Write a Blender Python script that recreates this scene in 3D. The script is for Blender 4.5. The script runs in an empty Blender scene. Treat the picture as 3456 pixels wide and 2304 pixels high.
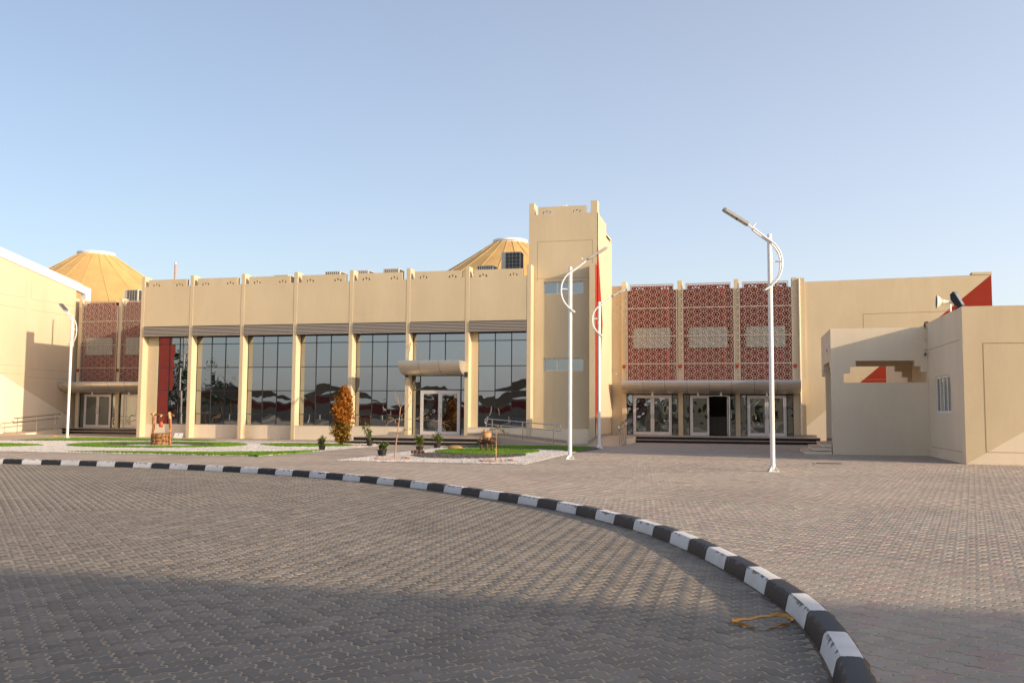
import bpy, math, random
import numpy as np
from mathutils import Matrix, Vector
from mathutils.geometry import tessellate_polygon
random.seed(7)
rng = np.random.default_rng(11)
R = math.radians
sc = bpy.context.scene
col = sc.collection

# ------------------------------------------------------------------ camera
cd = bpy.data.cameras.new('camera'); cam = bpy.data.objects.new('camera', cd); col.objects.link(cam)
cd.sensor_fit = 'HORIZONTAL'; cd.sensor_width = 36.0; cd.lens = 32.48
cd.clip_start = 0.05; cd.clip_end = 3000
cam.matrix_world = Matrix.Translation((0, 0, 1.35)) @ Matrix.Rotation(R(14.0), 4, 'Z') @ Matrix.Rotation(R(90 + 4.386), 4, 'X') @ Matrix.Rotation(R(0.394), 4, 'Z')
sc.camera = cam

# ------------------------------------------------------------------ sky, sun, exposure
TO_SUN = Vector((1.0, -0.28, 0.265)).normalized()
SUN_EL = math.asin(TO_SUN.z); SUN_ROT = math.atan2(TO_SUN.x, TO_SUN.y)
w = bpy.data.worlds.new('World'); sc.world = w; w.use_nodes = True
wt = w.node_tree; wt.nodes.clear()
wo = wt.nodes.new('ShaderNodeOutputWorld'); wb = wt.nodes.new('ShaderNodeBackground')
sky = wt.nodes.new('ShaderNodeTexSky'); sky.sky_type = 'NISHITA'; sky.sun_disc = False
sky.sun_elevation = SUN_EL; sky.sun_rotation = SUN_ROT
sky.altitude = 0; sky.air_density = 1.0; sky.dust_density = 2.0; sky.ozone_density = 1.4
# pale desert haze over the whole sky, a little stronger towards the sun
tc = wt.nodes.new('ShaderNodeTexCoord'); dt = wt.nodes.new('ShaderNodeVectorMath'); dt.operation = 'DOT_PRODUCT'; dt.inputs[1].default_value = TO_SUN
wt.links.new(tc.outputs['Generated'], dt.inputs[0])
hr = wt.nodes.new('ShaderNodeMapRange'); hr.inputs[1].default_value = -1.0; hr.inputs[2].default_value = 1.0; hr.inputs[3].default_value = 0.75; hr.inputs[4].default_value = 5.0
wt.links.new(dt.outputs['Value'], hr.inputs[0])
sx_ = wt.nodes.new('ShaderNodeSeparateXYZ'); wt.links.new(tc.outputs['Generated'], sx_.inputs[0])
el_ = wt.nodes.new('ShaderNodeMapRange'); el_.inputs[1].default_value = 0.0; el_.inputs[2].default_value = 1.0; el_.inputs[3].default_value = 1.0; el_.inputs[4].default_value = 0.12; wt.links.new(sx_.outputs[2], el_.inputs[0])
hm_ = wt.nodes.new('ShaderNodeMath'); hm_.operation = 'MULTIPLY'; wt.links.new(hr.outputs[0], hm_.inputs[0]); wt.links.new(el_.outputs[0], hm_.inputs[1])
hz_ = wt.nodes.new('ShaderNodeVectorMath'); hz_.operation = 'SCALE'; hz_.inputs[0].default_value = (0.99, 0.985, 1.09); wt.links.new(hm_.outputs[0], hz_.inputs['Scale'])
hs_ = wt.nodes.new('ShaderNodeHueSaturation'); hs_.inputs['Saturation'].default_value = 1.0; wt.links.new(sky.outputs[0], hs_.inputs['Color'])
tn_ = wt.nodes.new('ShaderNodeVectorMath'); tn_.operation = 'MULTIPLY'; tn_.inputs[1].default_value = (0.95, 0.945, 0.99); wt.links.new(hs_.outputs[0], tn_.inputs[0])
sm_ = wt.nodes.new('ShaderNodeVectorMath'); sm_.operation = 'ADD'; wt.links.new(tn_.outputs[0], sm_.inputs[0]); wt.links.new(hz_.outputs[0], sm_.inputs[1])
wt.links.new(sm_.outputs[0], wb.inputs[0]); wb.inputs[1].default_value = 0.097
wt.links.new(wb.outputs[0], wo.inputs[0])
sd = bpy.data.lights.new('sun', 'SUN'); so = bpy.data.objects.new('sun', sd); col.objects.link(so)
sd.energy = 3.05; sd.angle = R(0.55); sd.color = (1.0, 0.79, 0.56)
so.rotation_euler = (-TO_SUN).to_track_quat('-Z', 'Y').to_euler(); so.location = (40, -10, 40)
sc.view_settings.view_transform = 'Standard'; sc.view_settings.look = 'None'
sc.view_settings.exposure = 0.80; sc.view_settings.gamma = 1.0; sc.view_settings.use_curve_mapping = False

# ------------------------------------------------------------------ materials
def nd(t, k, **kw):
    n = t.nodes.new(k)
    for a, v in kw.items(): setattr(n, a, v)
    return n
def newmat(name):
    m = bpy.data.materials.new(name); m.use_nodes = True; t = m.node_tree
    return m, t, t.nodes['Principled BSDF']
def ramp(t, fac, stops):
    r = nd(t, 'ShaderNodeValToRGB'); e = r.color_ramp.elements
    while len(e) < len(stops): e.new(0.5)
    for i, (p, c) in enumerate(stops):
        e[i].position = p; e[i].color = (*c, 1) if len(c) == 3 else c
    t.links.new(fac, r.inputs[0]); return r.outputs[0]
def noise(t, vec, scale, detail=4, rough=0.55, dist=0.0):
    n = nd(t, 'ShaderNodeTexNoise'); n.inputs['Scale'].default_value = scale; n.inputs['Detail'].default_value = detail
    n.inputs['Roughness'].default_value = rough; n.inputs['Distortion'].default_value = dist
    t.links.new(vec, n.inputs['Vector']); return n.outputs[0]
def pos(t, scale=(1, 1, 1)):
    g = nd(t, 'ShaderNodeNewGeometry')
    if scale == (1, 1, 1): return g.outputs['Position']
    m = nd(t, 'ShaderNodeVectorMath', operation='MULTIPLY'); m.inputs[1].default_value = scale
    t.links.new(g.outputs['Position'], m.inputs[0]); return m.outputs[0]
def mul(t, a, b, fac=1.0, mode='MULTIPLY'):
    x = nd(t, 'ShaderNodeMix', data_type='RGBA', blend_type=mode); x.inputs[0].default_value = fac
    for s, v in ((6, a), (7, b)):
        if hasattr(v, 'links'): t.links.new(v, x.inputs[s])
        else: x.inputs[s].default_value = (*v, 1)
    return x.outputs[2]
def mixf(t, fac, a, b):
    x = nd(t, 'ShaderNodeMix', data_type='RGBA'); t.links.new(fac, x.inputs[0])
    for s, v in ((6, a), (7, b)):
        if hasattr(v, 'links'): t.links.new(v, x.inputs[s])
        else: x.inputs[s].default_value = (*v, 1)
    return x.outputs[2]
def bump(t, p, h, strength, dist):
    b = nd(t, 'ShaderNodeBump'); b.inputs['Strength'].default_value = strength; b.inputs['Distance'].default_value = dist
    t.links.new(h, b.inputs['Height']); t.links.new(b.outputs[0], p.inputs['Normal'])
def plaster(name, c, var=0.10):
    m, t, p = newmat(name)
    a = ramp(t, noise(t, pos(t, (0.5, 0.5, 0.22)), 1.3, 5, 0.6), [(0.3, (1 - var, 1 - var * 1.1, 1 - var * 1.25)), (0.7, (1.03, 1.03, 1.03))])
    s = ramp(t, noise(t, pos(t, (2.6, 2.6, 0.12)), 1.6, 3, 0.6), [(0.30, (0.90, 0.885, 0.86)), (0.48, (1, 1, 1))])
    g = ramp(t, noise(t, pos(t), 34, 3, 0.7), [(0.25, (0.93, 0.93, 0.93)), (0.75, (1.04, 1.04, 1.04))])
    q = mul(t, mul(t, mul(t, c, a), s, 0.25), g)
    t.links.new(q, p.inputs['Base Color']); p.inputs['Roughness'].default_value = 0.85; p.inputs['Specular IOR Level'].default_value = 0.25
    bump(t, p, noise(t, pos(t), 55, 3, 0.7), 0.35, 0.006)
    return m
def plain(name, c, rough=0.6, metal=0.0, var=0.0, vs=6.0, spec=0.5, bmp=0.0, bs=40.0, bd=0.004):
    m, t, p = newmat(name)
    if var:
        v = ramp(t, noise(t, pos(t), vs, 4, 0.6), [(0.28, tuple(x * (1 - var) for x in c)), (0.72, tuple(min(1, x * (1 + var * 0.6)) for x in c))])
        t.links.new(v, p.inputs['Base Color'])
    else: p.inputs['Base Color'].default_value = (*c, 1)
    p.inputs['Roughness'].default_value = rough; p.inputs['Metallic'].default_value = metal; p.inputs['Specular IOR Level'].default_value = spec
    if bmp: bump(t, p, noise(t, pos(t), bs, 3, 0.6), bmp, bd)
    return m
def island_mat(name, stops, rough=0.8, noise_amt=0.12, ns=3.0, per_object=False, bmp=0.3, translucent=0.0, rot=None):
    m, t, p = newmat(name)
    if per_object: r = nd(t, 'ShaderNodeObjectInfo').outputs['Random']
    else: r = nd(t, 'ShaderNodeNewGeometry').outputs['Random Per Island']
    c = ramp(t, r, stops)
    n1 = ramp(t, noise(t, pos(t), ns, 4, 0.65), [(0.3, (1 - noise_amt,) * 3), (0.7, (1 + noise_amt * 0.6,) * 3)])
    n2 = ramp(t, noise(t, pos(t), 0.35, 5, 0.65, 0.5), [(0.28, (0.80, 0.80, 0.81)), (0.55, (1, 1, 1)), (0.78, (1.10, 1.08, 1.04))])
    q = mul(t, mul(t, c, n1), n2)
    t.links.new(q, p.inputs['Base Color']); p.inputs['Roughness'].default_value = rough; p.inputs['Specular IOR Level'].default_value = 0.3
    if bmp: bump(t, p, noise(t, pos(t), 120, 3, 0.7), bmp, 0.002)
    if translucent: 
        o = t.nodes['Material Output']; tr = nd(t, 'ShaderNodeBsdfTranslucent'); t.links.new(q, tr.inputs[0])
        ms = nd(t, 'ShaderNodeMixShader'); ms.inputs[0].default_value = translucent
        t.links.new(p.outputs[0], ms.inputs[1]); t.links.new(tr.outputs[0], ms.inputs[2]); t.links.new(ms.outputs[0], o.inputs[0])
    return m
TAN = (0.63, 0.52, 0.345); CREAM = (0.78, 0.665, 0.50); RED = (0.30, 0.030, 0.013)
M = {}
M['tan'] = plaster('tan plaster', TAN); M['cream'] = plaster('cream plaster', CREAM, 0.07); M['red'] = plaster('red plaster', RED, 0.12)
M['pale'] = plaster('pale plaster', (0.60, 0.475, 0.33), 0.06)
M['groove'] = plain('groove line', (0.30, 0.21, 0.12), 0.9)
M['maroon'] = plain('maroon wall', (0.25, 0.017, 0.010), 0.8, var=0.15, vs=2)
M['white'] = plain('white powder coat', (0.80, 0.79, 0.76), 0.35, var=0.05, vs=5)
M['steel'] = plain('polished steel', (0.62, 0.60, 0.57), 0.18, 1.0)
M['alu'] = plain('aluminium sheet', (0.70, 0.65, 0.56), 0.36, 0.75, var=0.08, vs=2.5)
M['alu_lip'] = plain('aluminium lip', (0.46, 0.46, 0.48), 0.45, 0.6)
M['frame'] = plain('dark mullion', (0.025, 0.027, 0.03), 0.45)
M['doorframe'] = plain('door aluminium', (0.70, 0.65, 0.60), 0.4, 0.25, var=0.05)
M['slat'] = plain('louvre slat', (0.44, 0.39, 0.34), 0.5)
M['black'] = plain('black metal', (0.015, 0.015, 0.016), 0.5)
M['dark'] = plain('lobby paint', (0.34, 0.30, 0.25), 0.9)
M['granite'] = plain('black granite', (0.014, 0.012, 0.012), 0.25, var=0.3, vs=60)
M['tread'] = plain('granite tread', (0.43, 0.345, 0.27), 0.45, var=0.15, vs=25)
M['skirt'] = plain('skirting stone', (0.36, 0.29, 0.22), 0.6, var=0.2, vs=14)
M['lattice'] = plain('screen metal', (0.40, 0.34, 0.28), 0.5, 0.1)
M['board'] = plain('panel board', (0.44, 0.44, 0.39), 0.6, var=0.06, vs=3)
M['ac'] = plain('air unit casing', (0.55, 0.53, 0.47), 0.5, var=0.08, vs=6)
M['acgrille'] = plain('air unit grille', (0.05, 0.05, 0.045), 0.5)
M['potblack'] = plain('black plastic', (0.018, 0.016, 0.015), 0.5)
M['soil'] = plain('soil', (0.10, 0.06, 0.035), 0.95, var=0.3, vs=20, bmp=0.6, bs=30, bd=0.02)
M['terracotta'] = plain('terracotta edging', (0.47, 0.19, 0.075), 0.85, var=0.3, vs=7, bmp=0.4)
M['clay'] = plain('clay jar', (0.50, 0.29, 0.15), 0.75, var=0.22, vs=7)
M['redclay'] = plain('red clay', (0.52, 0.10, 0.035), 0.45, var=0.12, vs=9)
M['wood'] = plain('varnished wood', (0.36, 0.125, 0.03), 0.42, var=0.4, vs=9, bmp=0.4, bs=22, bd=0.01)
M['woodcut'] = plain('cut wood', (0.68, 0.40, 0.16), 0.6, var=0.2, vs=18)
M['darkwood'] = plain('dark wood', (0.105, 0.042, 0.018), 0.6, var=0.35, vs=12, bmp=0.3)
M['stone'] = plain('well stone', (0.30, 0.145, 0.05), 0.6, var=0.42, vs=7, bmp=0.6, bs=18, bd=0.02)
M['mortar'] = plain('dark mortar', (0.035, 0.022, 0.015), 0.9)
M['rope'] = plain('rope', (0.30, 0.12, 0.05), 0.9)
M['sack'] = plain('woven sack', (0.40, 0.235, 0.09), 0.95, var=0.25, vs=25, bmp=0.6, bs=60)
M['strap'] = plain('yellow strap', (0.80, 0.33, 0.012), 0.55, var=0.15, vs=14)
M['yellow'] = plain('yellow scrap', (0.80, 0.50, 0.03), 0.7)
M['paper'] = plain('paper scrap', (0.80, 0.79, 0.76), 0.8)
M['horn'] = plain('horn enamel', (0.72, 0.67, 0.53), 0.4, var=0.06)
M['floodglass'] = plain('flood lens', (0.16, 0.165, 0.14), 0.15)
M['solar'] = plain('solar panel', (0.10, 0.10, 0.115), 0.18)
M['led'] = plain('lamp underside', (0.40, 0.39, 0.36), 0.5, var=0.06)
M['stem'] = plain('brown stem', (0.17, 0.085, 0.04), 0.85, var=0.25, vs=18)
M['palestem'] = plain('pale stem', (0.42, 0.27, 0.16), 0.85, var=0.25, vs=18)
M['sandjoint'] = plain('joint sand', (0.50, 0.385, 0.27), 0.95, var=0.25, vs=5, bmp=0.5, bs=90, bd=0.004)
M['dirt'] = plain('gutter dirt', (0.20, 0.135, 0.08), 0.95, var=0.45, vs=14, bmp=0.6, bs=60, bd=0.01)
M['farwall'] = plain('perimeter wall render', (0.30, 0.24, 0.18), 0.9, var=0.12, vs=1)
M['carport'] = plain('carport fabric', (0.38, 0.37, 0.35), 0.8, var=0.1, vs=1)
M['farroof'] = plain('flat roof', (0.45, 0.40, 0.33), 0.9, var=0.15, vs=2)
ROADC = [(0.0, (0.225, 0.193, 0.157)), (0.5, (0.258, 0.222, 0.180)), (1.0, (0.305, 0.262, 0.210))]
PAVC = [(0.0, (0.385, 0.335, 0.27)), (0.45, (0.43, 0.375, 0.305)), (0.62, (0.445, 0.355, 0.295)), (0.80, (0.43, 0.32, 0.275)), (1.0, (0.47, 0.405, 0.315))]
M['road'] = island_mat('road paver', ROADC); M['road1'] = island_mat('road paver single', ROADC, per_object=True)
M['pave'] = island_mat('pavement paver', PAVC); M['pave1'] = island_mat('pavement paver single', PAVC, per_object=True)
M['gravel'] = island_mat('white gravel', [(0, (0.66, 0.57, 0.47)), (0.6, (0.85, 0.77, 0.67)), (1, (0.88, 0.83, 0.76))], bmp=0)
M['gravelbed'] = plain('white gravel bed', (0.76, 0.66, 0.55), 0.95, var=0.3, vs=40)
M['dgravel'] = island_mat('dark gravel', [(0, (0.06, 0.055, 0.045)), (0.6, (0.15, 0.125, 0.095)), (1, (0.30, 0.25, 0.2))], bmp=0)
M['dgravelbed'] = plain('dark gravel bed', (0.085, 0.07, 0.052), 0.95, var=0.3, vs=40)
M['turf'] = plain('turf base', (0.085, 0.20, 0.004), 0.95, var=0.25, vs=9, bmp=0.8, bs=90, bd=0.01)
M['blade'] = island_mat('turf blade', [(0, (0.075, 0.18, 0.004)), (0.6, (0.13, 0.26, 0.006)), (1, (0.20, 0.32, 0.012))], bmp=0, noise_amt=0.2, ns=1.5)
M['leaf'] = island_mat('green leaf', [(0, (0.035, 0.075, 0.012)), (0.6, (0.10, 0.15, 0.025)), (1, (0.26, 0.27, 0.05))], bmp=0, rough=0.5, translucent=0.3)
M['rust'] = island_mat('rust leaf', [(0, (0.16, 0.05, 0.008)), (0.45, (0.42, 0.14, 0.012)), (0.85, (0.58, 0.22, 0.025)), (1, (0.46, 0.33, 0.07))], bmp=0, rough=0.5, translucent=0.3)
M['farleaf'] = island_mat('far leaf', [(0, (0.012, 0.03, 0.006)), (1, (0.05, 0.085, 0.02))], bmp=0)
def tent_mat():
    m, t, p = newmat('tent fabric')
    g = nd(t, 'ShaderNodeTexCoord')
    a = ramp(t, noise(t, pos(t, (1, 1, 0.4)), 0.7, 5, 0.6), [(0.3, (0.56, 0.345, 0.12)), (0.7, (0.68, 0.43, 0.155))])
    t.links.new(a, p.inputs['Base Color']); p.inputs['Roughness'].default_value = 0.7
    bump(t, p, noise(t, pos(t, (1.6, 1.6, 0.5)), 1.4, 3, 0.5, 0.6), 0.35, 0.05)
    return m
M['tent'] = tent_mat()
M['seam'] = plain('tent seam', (0.70, 0.47, 0.19), 0.7)
def kerb_mat(name, c, worn):
    m, t, p = newmat(name)
    g = nd(t, 'ShaderNodeNewGeometry'); sp = nd(t, 'ShaderNodeSeparateXYZ'); t.links.new(g.outputs['Position'], sp.inputs[0])
    zr = nd(t, 'ShaderNodeMapRange'); zr.inputs[1].default_value = -0.10; zr.inputs[2].default_value = 0.012; zr.inputs[3].default_value = -0.26; zr.inputs[4].default_value = 0.20
    t.links.new(sp.outputs[2], zr.inputs[0])
    sl = nd(t, 'ShaderNodeSeparateXYZ'); t.links.new(g.outputs['Normal'], sl.inputs[0])
    up = nd(t, 'ShaderNodeMapRange'); up.inputs[1].default_value = 0.75; up.inputs[2].default_value = 1.0; up.inputs[3].default_value = 0.0; up.inputs[4].default_value = 0.24
    t.links.new(sl.outputs[2], up.inputs[0])
    n = noise(t, pos(t, (1, 1, 0.35)), 9.0, 5, 0.7)
    a = nd(t, 'ShaderNodeMath', operation='ADD'); t.links.new(n, a.inputs[0]); t.links.new(zr.outputs[0], a.inputs[1])
    b = nd(t, 'ShaderNodeMath', operation='SUBTRACT'); t.links.new(a.outputs[0], b.inputs[0]); t.links.new(up.outputs[0], b.inputs[1])
    f = ramp(t, b.outputs[0], [(0.655, (0, 0, 0)), (0.70, (1, 1, 1))])
    base = mul(t, c, ramp(t, noise(t, pos(t), 3.5, 4, 0.6), [(0.3, (0.88, 0.87, 0.85)), (0.7, (1.04, 1.04, 1.04))]))
    q = mixf(t, f, base, worn)
    t.links.new(q, p.inputs['Base Color']); p.inputs['Roughness'].default_value = 0.6
    bump(t, p, noise(t, pos(t), 60, 3, 0.7), 0.3, 0.003)
    return m
M['kwhite'] = kerb_mat('kerb white paint', (0.72, 0.71, 0.69), (0.16, 0.145, 0.13))
M['kblack'] = kerb_mat('kerb black paint', (0.018, 0.018, 0.020), (0.10, 0.088, 0.075))
def glass(name, refl, wav, tint=(0.80, 0.86, 0.86), body=(0.010, 0.012, 0.010), wdist=0.010, sc_=1.1):
    m, t, p = newmat(name); o = t.nodes['Material Output']; t.nodes.remove(p)
    oi = nd(t, 'ShaderNodeObjectInfo')
    ad = nd(t, 'ShaderNodeVectorMath', operation='ADD'); cb = nd(t, 'ShaderNodeCombineXYZ')
    ml = nd(t, 'ShaderNodeMath', operation='MULTIPLY'); ml.inputs[1].default_value = 37.0
    t.links.new(oi.outputs['Random'], ml.inputs[0]); t.links.new(ml.outputs[0], cb.inputs[1])
    t.links.new(pos(t, (1, 1, 0.8)), ad.inputs[0]); t.links.new(cb.outputs[0], ad.inputs[1])
    b = nd(t, 'ShaderNodeBump'); b.inputs['Strength'].default_value = wav; b.inputs['Distance'].default_value = wdist
    t.links.new(noise(t, ad.outputs[0], sc_, 1.0, 0.4), b.inputs['Height'])
    g = nd(t, 'ShaderNodeBsdfGlossy'); g.inputs['Roughness'].default_value = 0.0; g.inputs[0].default_value = (*tint, 1)
    t.links.new(b.outputs[0], g.inputs['Normal'])
    d = nd(t, 'ShaderNodeBsdfDiffuse'); d.inputs[0].default_value = (*body, 1)
    fr = nd(t, 'ShaderNodeFresnel'); fr.inputs[0].default_value = 1.5
    mr = nd(t, 'ShaderNodeMapRange'); mr.inputs[1].default_value = 0.04; mr.inputs[2].default_value = 1.0; mr.inputs[3].default_value = refl; mr.inputs[4].default_value = 1.0
    t.links.new(fr.outputs[0], mr.inputs[0])
    ms = nd(t, 'ShaderNodeMixShader'); t.links.new(mr.outputs[0], ms.inputs[0]); t.links.new(d.outputs[0], ms.inputs[1]); t.links.new(g.outputs[0], ms.inputs[2])
    t.links.new(ms.outputs[0], o.inputs[0]); return m
M['glass'] = glass('solar control glass', 0.36, 1.0, tint=(0.82, 0.86, 0.90), wdist=0.0042)
M['doorglass'] = glass('door glass', 0.30, 1.0, wdist=0.02, sc_=1.6)
M['winglass'] = glass('small window glass', 0.34, 0.4)

# ------------------------------------------------------------------ mesh builder
class MB:
    def __init__(s): s.v = []; s.f = []; s.m = []; s.mi = 0
    def add(s, vs, fs):
        b = len(s.v); s.v += [tuple(p) for p in vs]
        for f in fs: s.f.append(tuple(b + i for i in f)); s.m.append(s.mi)
        return s
    def box(s, x0, x1, y0, y1, z0, z1):
        return s.add([(x0, y0, z0), (x1, y0, z0), (x1, y1, z0), (x0, y1, z0), (x0, y0, z1), (x1, y0, z1), (x1, y1, z1), (x0, y1, z1)],
                     [(0, 3, 2, 1), (4, 5, 6, 7), (0, 1, 5, 4), (1, 2, 6, 5), (2, 3, 7, 6), (3, 0, 4, 7)])
    def cbox(s, x0, x1, y0, y1, z0, z1, b=0.02):
        # box whose vertical and top edges are chamfered by b
        lo = [(x0, y0), (x1, y0), (x1, y1), (x0, y1)]
        o = []
        for (x, y), (ax, ay), (cx, cy) in zip(lo, ((0, 1), (-1, 0), (0, -1), (1, 0)), ((1, 0), (0, 1), (-1, 0), (0, -1))):
            o += [(x + ax * b, y + ay * b), (x + cx * b, y + cy * b)]
        k = len(o); cxm, cym = (x0 + x1) / 2, (y0 + y1) / 2
        i_ = [(x + (b if x < cxm else -b), y + (b if y < cym else -b)) for x, y in o]
        vs = [(x, y, z0) for x, y in o] + [(x, y, z1 - b) for x, y in o] + [(x, y, z1) for x, y in i_]
        fs = [(j, (j + 1) % k, k + (j + 1) % k, k + j) for j in range(k)] + [(k + j, k + (j + 1) % k, 2 * k + (j + 1) % k, 2 * k + j) for j in range(k)]
        fs.append(tuple(range(2 * k, 3 * k))); fs.append(tuple(reversed(range(k))))
        return s.add(vs, fs)
    def prism(s, poly, axis, a, b):
        # poly: 2D CCW outline; axis 'z': (x,y); 'y': (x,z); 'x': (y,z)
        def P(p, t):
            return (p[0], p[1], t) if axis == 'z' else (p[0], t, p[1]) if axis == 'y' else (t, p[0], p[1])
        n = len(poly); vs = [P(p, a) for p in poly] + [P(p, b) for p in poly]
        tri = tessellate_polygon([[Vector((*p, 0)) for p in poly]])
        fs = [tuple(t) for t in tri] + [tuple(n + i for i in reversed(t)) for t in tri] + [(i, (i + 1) % n, n + (i + 1) % n, n + i) for i in range(n)]
        return s.add(vs, fs)
    def plate(s, outer, holes, axis, a, b):
        loops = [outer] + holes
        def P(p, t):
            return (p[0], p[1], t) if axis == 'z' else (p[0], t, p[1]) if axis == 'y' else (t, p[0], p[1])
        flat = [p for l in loops for p in l]; n = len(flat)
        tri = tessellate_polygon([[Vector((*p, 0)) for p in l] for l in loops])
        fs = [tuple(t) for t in tri] + [tuple(n + i for i in t) for t in tri]
        k = 0
        for l in loops:
            m = len(l); fs += [(k + i, k + (i + 1) % m, n + k + (i + 1) % m, n + k + i) for i in range(m)]; k += m
        return s.add([P(p, a) for p in flat] + [P(p, b) for p in flat], fs)
    def tube(s, pts, r, n=8, cap=True):
        pts = [Vector(p) for p in pts]; rs = r if isinstance(r, (list, tuple)) else [r] * len(pts)
        vs = []; xv = None
        for i, p in enumerate(pts):
            d = (pts[min(i + 1, len(pts) - 1)] - pts[max(i - 1, 0)]).normalized()
            if xv is None: xv = d.cross(Vector((0, 0, 1)) if abs(d.z) < 0.9 else Vector((1, 0, 0)))
            x = xv - d * xv.dot(d)
            if x.length < 1e-4: x = d.orthogonal()
            x.normalize(); y = d.cross(x); xv = x
            for k in range(n):
                a = 2 * math.pi * k / n; vs.append(p + (x * math.cos(a) + y * math.sin(a)) * rs[i])
        fs = []
        for i in range(len(pts) - 1):
            for k in range(n): fs.append((i * n + k, i * n + (k + 1) % n, (i + 1) * n + (k + 1) % n, (i + 1) * n + k))
        if cap: fs.append(tuple(range(n))); fs.append(tuple(reversed(range((len(pts) - 1) * n, len(pts) * n))))
        return s.add(vs, fs)
    def lathe(s, prof, n=20, c=(0, 0, 0), a0=0.0, a1=2 * math.pi, cap=False):
        full = abs(a1 - a0 - 2 * math.pi) < 1e-6; m = n if full else n + 1
        vs = [(c[0] + r * math.cos(a0 + (a1 - a0) * k / n), c[1] + r * math.sin(a0 + (a1 - a0) * k / n), c[2] + z) for r, z in prof for k in range(m)]
        fs = []
        for i in range(len(prof) - 1):
            for k in range(n):
                k2 = (k + 1) % m; fs.append((i * m + k, i * m + k2, (i + 1) * m + k2, (i + 1) * m + k))
        if cap: fs.append(tuple(reversed(range(m)))); fs.append(tuple(range((len(prof) - 1) * m, len(prof) * m)))
        return s.add(vs, fs)
    def build(s, name, mat, parent=None, smooth=False, local=False, angle=40):
        me = bpy.data.meshes.new(name); me.from_pydata(s.v, [], s.f)
        for mm in (mat if isinstance(mat, (list, tuple)) else [mat]): me.materials.append(M[mm] if isinstance(mm, str) else mm)
        if isinstance(mat, (list, tuple)): me.polygons.foreach_set('material_index', s.m)
        import bmesh
        bm = bmesh.new(); bm.from_mesh(me); bmesh.ops.recalc_face_normals(bm, faces=bm.faces); bm.to_mesh(me); bm.free()
        if smooth:
            me.polygons.foreach_set('use_smooth', [True] * len(me.polygons)); me.set_sharp_from_angle(angle=R(angle))
        return link(name, me, parent, local)
def link(name, me, parent=None, local=False):
    o = bpy.data.objects.new(name, me); col.objects.link(o)
    if parent is not None:
        o.parent = parent
        if not local: o.matrix_parent_inverse = world_inv(parent)
    return o
def world_inv(p):
    m = p.matrix_basis.copy(); q = p
    while q.parent is not None:
        m = q.parent.matrix_basis @ q.matrix_parent_inverse @ m; q = q.parent
    return m.inverted()
def tag(o, label=None, cat=None, group=None, kind=None):
    if label: o['label'] = label
    if cat: o['category'] = cat
    if group: o['group'] = group
    if kind: o['kind'] = kind
    return o
def thing(name, loc, label, cat, group=None, rz=0.0):
    o = bpy.data.objects.new(name, None); o.empty_display_size = 0.3; col.objects.link(o)
    o.location = loc; o.rotation_euler = (0, 0, rz); return tag(o, label, cat, group)
def copy_tree(o, parent=None):
    c = o.copy(); col.objects.link(c); c.parent = parent
    for ch in list(o.children): copy_tree(ch, c)
    return c
def part(name, mat, parent, *boxes, smooth=False):
    m = MB()
    for b in boxes: m.box(*b)
    return m.build(name, mat, parent, smooth)

# ================================================================== GROUND
kpts = [(-45.0, 20.9), (-30.0, 21.0), (-19.4, 20.97), (-17.79, 21.0), (-16.58, 20.9), (-13.6, 20.45), (-10.73, 19.59), (-8.24, 18.39), (-6.35, 17.15), (-4.53, 15.62), (-3.3, 14.45), (-2.22, 13.17), (-1.25, 11.66), (-0.74, 10.58), (-0.3, 9.42), (0.07, 8.24), (0.34, 7.08), (0.46, 5.87), (0.44, 4.7), (0.28, 3.4), (-0.02, 2.1), (-0.5, 0.7), (-1.2, -0.8), (-2.1, -2.3)]
def catmull(p, sub=24):
    p = [np.array(q, float) for q in p]; p = [2 * p[0] - p[1]] + p + [2 * p[-1] - p[-2]]; o = []
    for i in range(1, len(p) - 2):
        for k in range(sub):
            t = k / sub; a, b, c, d = p[i - 1], p[i], p[i + 1], p[i + 2]
            o.append(0.5 * ((2 * b) + (-a + c) * t + (2 * a - 5 * b + 4 * c - d) * t * t + (-a + 3 * b - 3 * c + d) * t ** 3))
    o.append(p[-2]); return np.array(o)
kc = catmull(kpts)
seg = np.hypot(*np.diff(kc, axis=0).T); cum = np.r_[0, np.cumsum(seg)]
def kat(s):
    x = np.interp(s, cum, kc[:, 0]); y = np.interp(s, cum, kc[:, 1])
    x2 = np.interp(s + 0.05, cum, kc[:, 0]); y2 = np.interp(s + 0.05, cum, kc[:, 1]); x1 = np.interp(s - 0.05, cum, kc[:, 0]); y1 = np.interp(s - 0.05, cum, kc[:, 1])
    t = np.array([x2 - x1, y2 - y1]); t /= np.hypot(*t); return np.array([x, y]), np.array([-t[1], t[0]])   # normal: left of travel = pavement side
KW = 0.165
outer = []
for s in np.linspace(0, cum[-1], 260):
    p, n = kat(s); outer.append(p + n * KW)
ROADZ = -0.12
g = MB(); g.add([(-400, -400, -0.20), (400, -400, -0.20), (400, 500, -0.20), (-400, 500, -0.20)], [(0, 1, 2, 3)])
tag(g.build('ground', plain('far ground', (0.20, 0.165, 0.13), 0.95, var=0.2, vs=0.6)), kind='structure')
g = MB(); g.add([(-60, -40, ROADZ - 0.0028), (6, -40, ROADZ - 0.0028), (6, 24, ROADZ - 0.0028), (-60, 24, ROADZ - 0.0028)], [(0, 1, 2, 3)])
road = tag(g.build('road', 'sandjoint'), kind='structure')
poly = [(float(x), float(y)) for x, y in outer] + [(-2.0, -40.0), (45.0, -40.0), (45.0, 75.0), (-70.0, 75.0), (-70.0, 21.0)]
g = MB(); tri = tessellate_polygon([[Vector((*p, 0)) for p in poly]])
g.add([(x, y, -0.0028) for x, y in poly], [tuple(t) for t in tri])
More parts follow.
